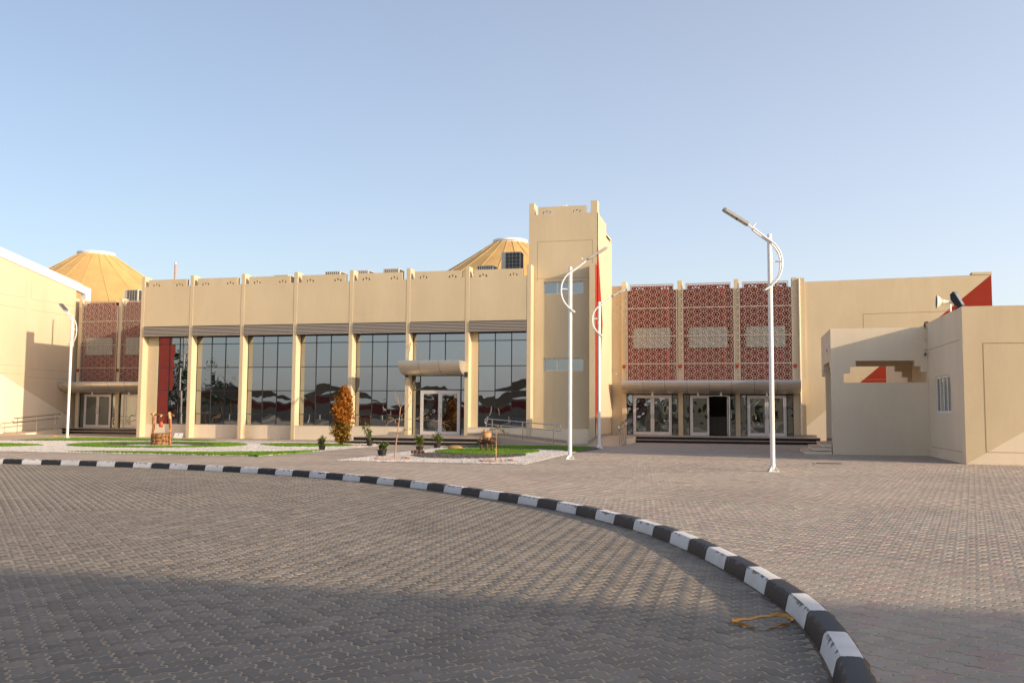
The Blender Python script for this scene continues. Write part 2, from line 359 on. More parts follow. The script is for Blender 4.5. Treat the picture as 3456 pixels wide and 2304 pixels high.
pavement = tag(g.build('pavement', 'sandjoint'), kind='structure')

# kerb
kerb = thing('kerb', (0, 0, 0), None, None); kerb['kind'] = 'structure'
s = 0.35; i = 0; KL = 0.603
prof = [(0.0, ROADZ - 0.03), (0.0, ROADZ), (0.022, -0.022), (0.030, -0.004), (0.044, 0.010), (0.150, 0.012), (KW, 0.004), (KW, ROADZ - 0.03)]
while s + KL < cum[-1] - 0.3:
    m = MB(); rows = []
    NS = 4; gap = 0.004; jit = random.uniform(-0.004, 0.004); jz = random.uniform(-0.003, 0.003)
    for k in range(NS + 1):
        p, n = kat(s + gap + (KL - 2 * gap) * k / NS)
        rows.append([(p[0] + n[0] * (d + jit), p[1] + n[1] * (d + jit), z + jz) for d, z in prof])
    npf = len(prof); vs = [v for r in rows for v in r]; fs = []
    for k in range(NS):
        for j in range(npf - 1): fs.append((k * npf + j, k * npf + j + 1, (k + 1) * npf + j + 1, (k + 1) * npf + j))
    fs += [tuple(range(npf)), tuple(reversed(range(NS * npf, NS * npf + npf)))]
    m.add(vs, fs)
    m.build('kerb_stone', 'kwhite' if i % 2 else 'kblack', kerb, smooth=True, angle=32)
    s += KL; i += 1
# dirt and grit gathered in the gutter and behind the kerb
m = MB()
for off0, off1, z in ((-0.012, 0.004, ROADZ + 0.004), (KW - 0.004, KW + 0.006, 0.003)):
    vs = []; fs = []
    for k, s in enumerate(np.arange(2, cum[-1] - 2, 0.08)):
        p, n = kat(s); wob = random.uniform(0.0, 1.0) ** 3 * 0.02
        a = p + n * (off0 - (wob if off0 < 0 else 0)); b = p + n * (off1 + (wob if off0 > 0 else 0)); vs += [(a[0], a[1], z), (b[0], b[1], z)]
        if k: fs.append((2 * k - 2, 2 * k - 1, 2 * k + 1, 2 * k))
    m.add(vs, fs)
tag(m.build('gutter_dirt', 'dirt'), 'thin line of brown dirt along the foot of the striped kerb', 'dirt', kind='stuff')

# ---- pavers
PW = 0.1125
def paver_outline(nx, ny, amp, fine=True, gap=0.0062, cham=0.004):
    # nx x ny units of PW; every unit edge carries the same S shaped zigzag
    pts = []
    corners = [(0, 0), (nx, 0), (nx, ny), (0, ny)]
    for (ax, ay), (bx, by) in zip(corners, corners[1:] + corners[:1]):
        L = int(abs(bx - ax) + abs(by - ay)); dx, dy = (bx - ax) / L, (by - ay) / L; ox, oy = dy, -dx
        for u in range(L):
            px, py = (ax + dx * u) * PW, (ay + dy * u) * PW
            pts.append((px, py))
            if fine:
                for t, o in ((0.22, amp), (0.40, amp), (0.60, -amp), (0.78, -amp)): pts.append((px + dx * PW * t + ox * o, py + dy * PW * t + oy * o))
            else:
                for t, o in ((0.3, amp), (0.7, -amp)): pts.append((px + dx * PW * t + ox * o, py + dy * PW * t + oy * o))
    P = np.array(pts); c = np.array([nx * PW / 2, ny * PW / 2])
    def inset(P, d):
        n = len(P); o = np.zeros_like(P)
        for i in range(n):
            e1 = P[i] - P[i - 1]; e2 = P[(i + 1) % n] - P[i]; e1 /= np.hypot(*e1); e2 /= np.hypot(*e2)
            n1 = np.array([-e1[1], e1[0]]); n2 = np.array([-e2[1], e2[0]]); b = n1 + n2; b /= max(1e-6, np.hypot(*b)); o[i] = P[i] + b * d / max(0.5, b @ n1)
        return o
    return inset(P, gap) - c, inset(P, gap + cham) - c
def paver_mesh(nx, ny, fine=True, cham=0.004):
    A, B = paver_outline(nx, ny, 0.0115, fine, cham=cham); n = len(A)
    vs = [(x, y, -0.02) for x, y in A] + [(x, y, -0.0030) for x, y in A] + [(x, y, 0.0) for x, y in B]
    tri = tessellate_polygon([[Vector((x, y, 0)) for x, y in B]])
    fs = [(i, (i + 1) % n, n + (i + 1) % n, n + i) for i in range(n)] + [(n + i, n + (i + 1) % n, 2 * n + (i + 1) % n, 2 * n + i) for i in range(n)]
    a2 = lambda t: sum((B[t[i]][0] * B[t[(i + 1) % 3]][1] - B[t[(i + 1) % 3]][0] * B[t[i]][1]) for i in range(3))
    fs += [tuple(2 * n + i for i in (t if a2(t) > 0 else reversed(t))) for t in tri]
    return np.array(vs, float), fs
def far_mesh(nx, ny):
    g_ = 0.006; a, b = nx * PW / 2 - g_, ny * PW / 2 - g_; c = 0.006
    vs = [(-a, -b, -0.012), (a, -b, -0.012), (a, b, -0.012), (-a, b, -0.012), (-a + c, -b + c, 0), (a - c, -b + c, 0), (a - c, b - c, 0), (-a + c, b - c, 0)]
    return np.array(vs, float), [(0, 1, 5, 4), (1, 2, 6, 5), (2, 3, 7, 6), (3, 0, 4, 7), (4, 5, 6, 7)]
def scatter(name, base, xf, mat, parent):
    V, Fc = base; nV = len(V); N = len(xf)
    xf = np.array(xf); ca, sa = np.cos(xf[:, 3])[:, None], np.sin(xf[:, 3])[:, None]
    X = V[None, :, 0] * ca - V[None, :, 1] * sa + xf[:, 0:1]; Y = V[None, :, 0] * sa + V[None, :, 1] * ca + xf[:, 1:2]
    tx, ty = xf[:, 4:5], xf[:, 5:6]
    Z = V[None, :, 2] + xf[:, 2:3] + (X - xf[:, 0:1]) * tx + (Y - xf[:, 1:2]) * ty
    co = np.stack([X, Y, Z], 2).reshape(-1, 3)
    lens = np.array([len(f) for f in Fc]); flat = np.concatenate([np.array(f) for f in Fc])
    loops = (flat[None, :] + (np.arange(N) * nV)[:, None]).ravel(); ln = np.tile(lens, N); st = np.r_[0, np.cumsum(ln)[:-1]]
    me = bpy.data.meshes.new(name); me.vertices.add(len(co)); me.vertices.foreach_set('co', co.ravel().astype(np.float32))
    me.loops.add(len(loops)); me.loops.foreach_set('vertex_index', loops.astype(np.int32))
    me.polygons.add(len(ln)); me.polygons.foreach_set('loop_start', st.astype(np.int32)); me.polygons.foreach_set('loop_total', ln.astype(np.int32))
    me.update(calc_edges=True); me.materials.append(M[mat])
    return link(name, me, parent)
tree_s = cum; 
def kerb_side(x, y):
    # signed: >0 on the pavement side of the kerb face, distance to curve
    d = np.hypot(kc[:, 0][None] - x[:, None], kc[:, 1][None] - y[:, None]); j = np.clip(d.argmin(1), 1, len(kc) - 2)
    t = kc[j + 1] - kc[j - 1]; t /= np.hypot(*t.T)[:, None]; n = np.stack([-t[:, 1], t[:, 0]], 1)
    return ((np.stack([x, y], 1) - kc[j]) * n).sum(1)
YAW = R(14.0)
def frame_uv(x, y):
    fx = x * math.cos(YAW) + y * math.sin(YAW); fy = -x * math.sin(YAW) + y * math.cos(YAW); return fx, fy
def in_view(x, y, margin=1.6):
    fx, fy = frame_uv(x, y)
    return (fy > 2.6) & (np.abs(fx) < fy * 0.5545 + margin)
def lay(kind):
    if kind == 'road':      # 45 degree herringbone
        ang = R(45.0); N = 130; I, J = np.meshgrid(np.arange(-N, N), np.arange(-N, N), indexing='ij'); I = I.ravel(); J = J.ravel()
        k = (I - J) % 4       # cells: k==0 start of a horizontal paver, k==... vertical
        h = k == 0; v = k == 3
        # horizontal paver covers (I,J),(I+1,J); vertical covers (I,J),(I,J+1)
        cx = np.r_[(I[h] + 1.0), (I[v] + 0.5)] * PW; cy = np.r_[(J[h] + 0.5), (J[v] + 1.0)] * PW
        rot = np.r_[np.zeros(h.sum()), np.full(v.sum(), math.pi / 2)]
        ox, oy = -8.0, 11.0
    else:                   # stacked courses
        ang = R(51.0); I, J = np.meshgrid(np.arange(-160, 160), np.arange(-320, 320), indexing='ij'); I = I.ravel(); J = J.ravel()
        cx = I * 2 * PW; cy = J * PW; rot = np.zeros(len(I)); ox, oy = -6.0, 26.0
    X = cx * math.cos(ang) - cy * math.sin(ang) + ox; Y = cx * math.sin(ang) + cy * math.cos(ang) + oy
    return X, Y, rot + ang
def do_paving(kind, parent, z, mat, mat1):
    X, Y, A = lay(kind); ks_ok = in_view(X, Y); X, Y, A = X[ks_ok], Y[ks_ok], A[ks_ok]
    if kind == 'road': keep = (Y < 24) & (Y > 1.0)
    else:
        keep = (Y < 47)
        keep &= ~((X > -30) & (X < -9.4) & (Y > 40.2)); keep &= ~((X > 6.1) & (Y > 28.3)); keep &= ~(X < -38.2)
        keep &= ~((X > -29.6) & (X < -14.2) & (Y > 25.2) & (Y < 36.2)); keep &= ~((X > -10.5) & (X < -5.8) & (Y > 23.9) & (Y < 35.6))
        keep &= ~((X > -16) & (X < -10.3) & (Y > 36.2)); keep &= ~((X > -4.6) & (X < 3.6) & (Y > 43.5)); keep &= ~((X > 3.0) & (X < 6.1) & (Y > 33.4) & (Y < 37))
    X, Y, A = X[keep], Y[keep], A[keep]
    ksd = np.concatenate([kerb_side(X[i:i + 2000], Y[i:i + 2000]) for i in range(0, len(X), 2000)])
    ok = ksd < 0.02 if kind == 'road' else ksd > KW - 0.02
    X, Y, A = X[ok], Y[ok], A[ok]
    fx, fy = frame_uv(X, Y); D = np.hypot(X, Y); o = np.argsort(D); vis = (np.abs(fx) < fy * 0.5545 + 0.1) & (fy > 4.3)
    n = len(X); T = np.stack([X, Y, z + np.clip(rng.normal(0, 0.0007, n), -0.0014, 0.002), A + rng.normal(0, 0.006, n), np.clip(rng.normal(0, 0.005, n), -0.01, 0.01), np.clip(rng.normal(0, 0.005, n), -0.01, 0.01)], 1)
    single = [i for i in o if vis[i]][:300]; ss = np.zeros(n, bool); ss[single] = True
    V, Fc = paver_mesh(2, 1, True)
    me = bpy.data.meshes.new('paver'); me.from_pydata([tuple(v) for v in V], [], Fc); me.materials.append(M[mat1])
    for i in single:
        p = bpy.data.objects.new('paver', me); col.objects.link(p); p.parent = parent
        p.location = (T[i, 0], T[i, 1], T[i, 2]); p.rotation_euler = (math.atan(T[i, 5]), -math.atan(T[i, 4]), T[i, 3])
    near = (~ss) & (D < 15); far = (~ss) & (D >= 15)
    tag(scatter('pavers', paver_mesh(2, 1, True), T[near], mat, parent), kind='stuff')
    if far.sum(): tag(scatter('far_pavers', far_mesh(2, 1), T[far], mat, parent), kind='stuff')
do_paving('road', road, ROADZ, 'road', 'road1')
do_paving('pavement', pavement, 0.0, 'pave', 'pave1')
# drain cover, scraps, strap
dr = thing('drain_cover', (2.3, 27.05, 0.0), 'flat grey drain cover set in the paving before the gatehouse porch', 'drain cover')
part('cover_plate', plain('cast iron', (0.10, 0.09, 0.08), 0.7, 0.3, var=0.2), dr, (1.96, 2.62, 26.78, 27.32, -0.02, 0.010))
part('cover_rim', 'tread', dr, (1.90, 1.955, 26.72, 27.38, -0.02, 0.008), (2.625, 2.68, 26.72, 27.38, -0.02, 0.008), (1.956, 2.624, 26.72, 26.775, -0.02, 0.008), (1.956, 2.624, 27.325, 27.38, -0.02, 0.008))
sp = [(-0.085, 6.80), (-0.06, 6.87), (0.04, 6.985), (0.17, 7.115), (0.25, 7.145), (0.30, 7.11), (0.325, 7.04), (0.31, 6.93), (0.25, 6.80), (0.17, 6.70), (0.10, 6.655), (0.03, 6.70), (-0.03, 6.76)]
sp = catmull(sp + [sp[0]], 8)
m = MB(); vs = []; fs = []
for k, (x, y) in enumerate(sp):
    t = sp[min(k + 1, len(sp) - 1)] - sp[max(k - 1, 0)]; t /= np.hypot(*t); n = np.array([-t[1], t[0]])
    tw = 0.5 + 0.5 * math.sin(k * 0.21 + 0.8); hh = 0.005 + 0.015 * tw; ww = 0.018 * (1 - 0.45 * tw); zz = ROADZ + 0.006 + 0.004 * math.sin(k * 0.7)
    vs += [(x - n[0] * ww / 2, y - n[1] * ww / 2, zz), (x + n[0] * ww / 2, y + n[1] * ww / 2, zz + hh), (x + n[0] * (ww / 2 + 0.003), y + n[1] * (ww / 2 + 0.003), zz + hh), (x - n[0] * (ww / 2 - 0.003), y - n[1] * (ww / 2 - 0.003), zz)]
    if k: b = 4 * k; fs += [(b - 4 + j, b - 4 + (j + 1) % 4, b + (j + 1) % 4, b + j) for j in range(4)]
m.add(vs, fs); tag(m.build('packing_strap', 'strap', smooth=True), 'yellow packing strap loop lying on the road against the kerb', 'strap')
for nm, x, y, z, mt, lb in (('paper_scrap', 1.55, 32.6, 0.0, 'paper', 'crumpled white paper scrap on shaded paving by the porch steps'),
                            ('yellow_scrap', -33.4, 39.6, 0.0, 'yellow', 'tiny yellow scrap on the paving before the access ramp'),
                            ('white_pebble', -5.05, 20.3, 0.0, 'paper', 'single white pebble lying loose on the open paving')):
    m = MB(); sz = 0.10 if 'scrap' in nm else 0.035
    vv = [(x + random.uniform(-1, 1) * sz, y + random.uniform(-1, 1) * sz * 0.8, z + random.uniform(0.004, sz * 0.5)) for _ in range(7)]
    m.add(vv, [(0, 1, 2), (1, 3, 2), (2, 3, 4), (3, 5, 4), (4, 5, 6), (5, 6, 0), (0, 1, 6)]); tag(m.build(nm, mt), lb, nm.split('_')[1])

# ================================================================== GARDEN BEDS
def ell(cx, cy, rx, ry, n=40, a0=0, a1=2 * math.pi):
    return [(cx + rx * math.cos(a0 + (a1 - a0) * k / n), cy + ry * math.sin(a0 + (a1 - a0) * k / n)) for k in range(n)]
def smooth_poly(p, sub=6):
    q = catmull(p + [p[0]], sub); return [tuple(map(float, v)) for v in q[:-1]]
def inside(poly, x, y):
    c = np.zeros(len(x), bool); P = np.array(poly); Q = np.roll(P, -1, 0)
    for (x0, y0), (x1, y1) in zip(P, Q):
        if y0 == y1: continue
        h = ((y0 > y) != (y1 > y)) & (x < (x1 - x0) * (y - y0) / (y1 - y0) + x0); c ^= h
    return c
lawns = []
def lawn(label, outer_, hole=None, h=0.045):
    m = MB()
    if hole: m.plate(outer_, [hole], 'z', 0.0, h)
    else: m.prism(outer_, 'z', 0.0, h)
    o = m.build('lawn', 'turf'); tag(o, label, 'lawn', kind='stuff')
    P = np.array(outer_); x0, y0 = P.min(0); x1, y1 = P.max(0); A = (x1 - x0) * (y1 - y0); n = int(A * 520)
    x = rng.uniform(x0, x1, n); y = rng.uniform(y0, y1, n); k = inside(outer_, x, y)
    if hole: k &= ~inside(hole, x, y)
    x, y = x[k], y[k]; n = len(x); a = rng.uniform(0, 2 * math.pi, n); L = rng.uniform(0.018, 0.04, n); t = rng.normal(0, 0.012, (n, 2)); wd = 0.006
    V = np.stack([np.stack([x - wd * np.cos(a), y - wd * np.sin(a), np.full(n, h - 0.002)], 1), np.stack([x + wd * np.cos(a), y + wd * np.sin(a), np.full(n, h - 0.002)], 1), np.stack([x + t[:, 0], y + t[:, 1], h + L], 1)], 1).reshape(-1, 3)
    me = bpy.data.meshes.new('grass_blades'); me.from_pydata(V.tolist(), [], [(3 * i, 3 * i + 1, 3 * i + 2) for i in range(n)]); me.materials.append(M['blade'])
    b = link('grass_blades', me, o); b['kind'] = 'stuff'
    lawns.append((outer_, hole)); return o
RC = (-21.75, 31.35)
ring_out = ell(*RC, 3.35, 3.0); ring_in = ell(RC[0] - 0.1, RC[1] + 0.15, 2.25, 1.75)
lawn('ring shaped lawn round the stone well', ring_out, ring_in)
lawn('straight edged lawn strip along the paved edge before the well garden', smooth_poly([(-20.6, 25.0), (-17, 24.86), (-14.1, 24.85), (-13.85, 25.0), (-13.85, 28.9), (-14.6, 27.4), (-16.4, 26.3), (-19.15, 25.75)], 3))
lawn('curved lawn strip in the well garden nearest the screened doors', smooth_poly([(-29.9, 33.3), (-29.7, 36.9), (-25, 37.2), (-22.6, 36.7), (-24.6, 35.7), (-27.2, 34.5)]))
lawn('lens shaped lawn on the white gravel between ring lawn and rust shrub', smooth_poly([(-18.5, 33.2), (-17.2, 31.9), (-15.9, 31.7), (-14.7, 32.7), (-14.9, 33.9), (-16.4, 34.7), (-18.0, 34.3)]))
lawn('lens shaped lawn by the plain annex side of the well garden', smooth_poly([(-24.95, 29.0), (-26.1, 29.7), (-28.2, 29.8), (-31, 28.5), (-30, 26.2), (-26.8, 26.2), (-25.3, 27.6)]))
lawn('round lawn under the clay water jar', ell(-8.46, 30.6, 1.75, 2.3))
lawn('pointed lawn along the back of the jar garden beside the ramp', smooth_poly([(-10.7, 35.3), (-9.5, 35.75), (-5.9, 35.85), (-5.65, 33.6), (-5.62, 32.0), (-6.4, 33.0), (-8.4, 33.9)], 3))
bed_l = [(-30.2, 24.8), (-13.8, 24.78), (-13.78, 34.6), (-15.0, 36.3), (-30.2, 36.6)]
bed_r = [(-10.75, 23.45), (-5.5, 23.5), (-5.55, 36.0), (-11.0, 36.0)]
dark_l = ring_in; white_c = ell(-21.3, 30.75, 1.25, 0.95, 28); dark_r1 = ell(-8.3, 27.9, 1.75, 2.45); dark_r2 = smooth_poly([(-10.9, 33.1), (-8.4, 33.2), (-6.3, 32.4), (-5.6, 31.2), (-5.6, 35.9), (-10.9, 35.9)], 3)
dark_l2 = smooth_poly([(-29.9, 32.7), (-27, 34.0), (-24.4, 35.3), (-22.4, 36.3), (-22.4, 36.55), (-30, 36.55)], 3)
for nm, pl, z, mt in (('gravel_bed', bed_l, 0.004, 'gravelbed'), ('gravel_bed', bed_r, 0.004, 'gravelbed'), ('dark_gravel_bed', dark_l, 0.008, 'dgravelbed'), ('dark_gravel_bed', dark_l2, 0.008, 'dgravelbed'),
                      ('dark_gravel_bed', dark_r1, 0.008, 'dgravelbed'), ('dark_gravel_bed', dark_r2, 0.012, 'dgravelbed'), ('gravel_bed', white_c, 0.012, 'gravelbed')):
    m = MB(); tri = tessellate_polygon([[Vector((*p, 0)) for p in pl]]); m.add([(x, y, z) for x, y in pl], [tuple(t) for t in tri]); tag(m.build(nm, mt), kind='structure')
def stones(name, label, polys, excl, n_m2, size, mat, z):
    V = []
    for pl in polys:
        P = np.array(pl); x0, y0 = P.min(0); x1, y1 = P.max(0); n = int((x1 - x0) * (y1 - y0) * n_m2)
        x = rng.uniform(x0, x1, n); y = rng.uniform(y0, y1, n); k = inside(pl, x, y)
        for e in excl: k &= ~inside(e, x, y)
        V.append(np.stack([x[k], y[k]], 1))
    V = np.concatenate(V); n = len(V)
    base = np.array([(1, 0, 0), (0, 1, 0), (-1, 0, 0), (0, -1, 0), (0, 0, 0.75), (0, 0, -0.5)], float)
    fs = [(0, 1, 4), (1, 2, 4), (2, 3, 4), (3, 0, 4)]
    B = base[None] * rng.uniform(0.6, 1.3, (n, 6, 1)) * (size * rng.uniform(0.6, 1.35, (n, 1, 1))); a = rng.uniform(0, 6.28, n)
    X = B[:, :, 0] * np.cos(a)[:, None] - B[:, :, 1] * np.sin(a)[:, None] + V[:, 0:1]; Y = B[:, :, 0] * np.sin(a)[:, None] + B[:, :, 1] * np.cos(a)[:, None] + V[:, 1:2]; Z = B[:, :, 2] + z + size * 0.3
    co = np.stack([X, Y, Z], 2).reshape(-1, 3); F = (np.array(fs)[None] + (np.arange(n) * 6)[:, None, None]).reshape(-1, 3)
    me = bpy.data.meshes.new(name); me.vertices.add(len(co)); me.vertices.foreach_set('co', co.ravel().astype(np.float32)); me.loops.add(F.size); me.loops.foreach_set('vertex_index', F.ravel().astype(np.int32))
    me.polygons.add(len(F)); me.polygons.foreach_set('loop_start', (np.arange(len(F)) * 3).astype(np.int32)); me.polygons.foreach_set('loop_total', np.full(len(F), 3, np.int32)); me.update(calc_edges=True); me.materials.append(M[mat])
    return tag(link(name, me), label, 'gravel', kind='stuff')
LP = [l for l, h in lawns if h is None]
stones('white_gravel', 'white gravel round the ring lawn and the well', [bed_l, white_c], LP + [ring_out, dark_l2], 420, 0.03, 'gravel', 0.004)
stones('white_gravel', 'white gravel round the well foot inside the ring lawn', [white_c], [], 420, 0.03, 'gravel', 0.012)
stones('white_gravel', 'white gravel of the bed with the clay jar', [bed_r], LP + [dark_r1, dark_r2], 480, 0.03, 'gravel', 0.004)
stones('dark_gravel', 'dark gravel inside the ring lawn', [dark_l, dark_l2], LP + [white_c], 420, 0.03, 'dgravel', 0.008)
stones('dark_gravel', 'dark gravel beside the round jar lawn', [dark_r1, dark_r2], LP, 480, 0.03, 'dgravel', 0.010)

# ================================================================== BUILDING HELPERS
def tri_holes(xs, xe, z):
    hs = []
    for x in (xs, xe - 0.42):
        for k in range(3):
            a = x + k * 0.15
            hs.append([(a, z), (a + 0.12, z), (a + 0.06, z + 0.115)] if k != 1 else [(a, z + 0.125), (a + 0.06, z + 0.01), (a + 0.12, z + 0.125)])
    return hs
def crenel(x0, x1, zb, zn, zt, sh=0.20):
    return [(x0, zb), (x1, zb), (x1, zn), (x1 - sh, zn), (x1 - sh, zt), (x0 + sh, zt), (x0 + sh, zn), (x0, zn)]
def strip(parent, pts, y, wd=0.022, axis='y', name='groove'):
    # thin scored line following points on a wall face
    m = MB()
    for (a0, b0), (a1, b1) in zip(pts, pts[1:]):
        if abs(a1 - a0) > abs(b1 - b0):
            q = [(a0, b0 - wd / 2), (a1, b1 - wd / 2), (a1, b1 + wd / 2), (a0, b0 + wd / 2)]
        else:
            q = [(a0 - wd / 2, b0), (a0 + wd / 2, b0), (a1 + wd / 2, b1), (a1 - wd / 2, b1)]
        if axis == 'y': vs = [(a, y, b) for a, b in q]
        else: vs = [(y, a, b) for a, b in q]
        m.add(vs, [(0, 1, 2, 3)])
    return m.build(name, 'groove', parent)
def handle_bar(parent, x, y, z0, z1, mat='steel'):
    m = MB(); d = 0.07
    m.tube([(x, y, z0), (x, y - d * 0.8, z0), (x, y - d, z0 + 0.03), (x, y - d, z1 - 0.03), (x, y - d * 0.8, z1), (x, y, z1)], 0.014, 8)
    return m.build('handle', mat, parent, True)
def door_leaf(parent, x0, x1, y, z0, z1, hx, fw=0.085, open_to=None, hinge=None):
    """framed glass leaf with pull handle; open_to rotates it about its hinge edge"""
    m = MB()
    m.box(x0, x0 + fw, y - 0.025, y + 0.025, z0, z1).box(x1 - fw, x1, y - 0.025, y + 0.025, z0, z1)
    m.box(x0 + fw, x1 - fw, y - 0.024, y + 0.024, z0, z0 + 0.15).box(x0 + fw, x1 - fw, y - 0.024, y + 0.024, z1 - fw, z1)
    lf = m.build('door_leaf', 'doorframe', parent)
    m = MB(); m.add([(x0 + fw, y - 0.004, z0 + 0.15), (x1 - fw, y - 0.004, z0 + 0.15), (x1 - fw, y - 0.004, z1 - fw), (x0 + fw, y - 0.004, z1 - fw)], [(0, 1, 2, 3)]); m.build('pane', 'doorglass', lf)
    handle_bar(lf, hx, y - 0.025, z0 + 0.82, z0 + 1.18)
    if open_to:
        T = Matrix.Translation((hinge, y, 0)) @ Matrix.Rotation(open_to, 4, 'Z') @ Matrix.Translation((-hinge, -y, 0))
        lf.matrix_parent_inverse = lf.matrix_parent_inverse @ T
    return lf
def pane(parent, x0, x1, y, z0, z1, mat='glass', jit=0.004):
    a = random.gauss(0, jit); b = random.gauss(0, jit)
    m = MB(); cx, cz = (x0 + x1) / 2, (z0 + z1) / 2
    m.add([(x, y + (x - cx) * a + (z - cz) * b, z) for x, z in ((x0, z0), (x1, z0), (x1, z1), (x0, z1))], [(0, 1, 2, 3)])
    return m.build('pane', mat, parent)
def canopy(parent, x0, x1, nseg, yw, zt, proj, lip=0.11, drop=0.62):
    """curved sheet-metal canopy: upright lip in front, belly sweeping back and down to the wall"""
    cp = thing('canopy', (x0, yw, zt), None, None); cp.parent = parent; cp.matrix_parent_inverse = world_inv(parent)
    m = MB(); m.box(x0 + 0.01, x1 - 0.01, yw - proj + 0.05, yw, zt - 0.05, zt - 0.012); m.build('canopy_top', 'alu_lip', cp)
    wseg = (x1 - x0) / nseg; yf = yw - proj
    prof = [(yf, zt - lip)]
    for k in range(1, 13):
        a = math.pi / 2 * k / 12; prof.append((yf + (proj * 0.86) * (1 - math.cos(a)), zt - lip - (drop - lip) * math.sin(a)))
    prof.append((yw, zt - drop))
    for i in range(nseg):
        a, b = x0 + i * wseg + 0.006, x0 + (i + 1) * wseg - 0.006; m = MB()
        m.box(a, b, yf - 0.012, yf + 0.04, zt - lip - 0.004, zt); m.build('canopy_lip', 'alu_lip', cp)
        m = MB(); vs = [(x, y, z) for (y, z) in prof for x in (a, b)]
        m.add(vs, [(2 * k, 2 * k + 1, 2 * k + 3, 2 * k + 2) for k in range(len(prof) - 1)])
        m.build('canopy_panel', 'alu', cp, True)
    for x in (x0, x1):
        m = MB(); poly = [(yf, zt - 0.01)] + prof + [(yw, zt - 0.01)]; m.prism(poly, 'x', x - 0.004, x + 0.004); m.build('canopy_end', 'alu', cp)
    return cp

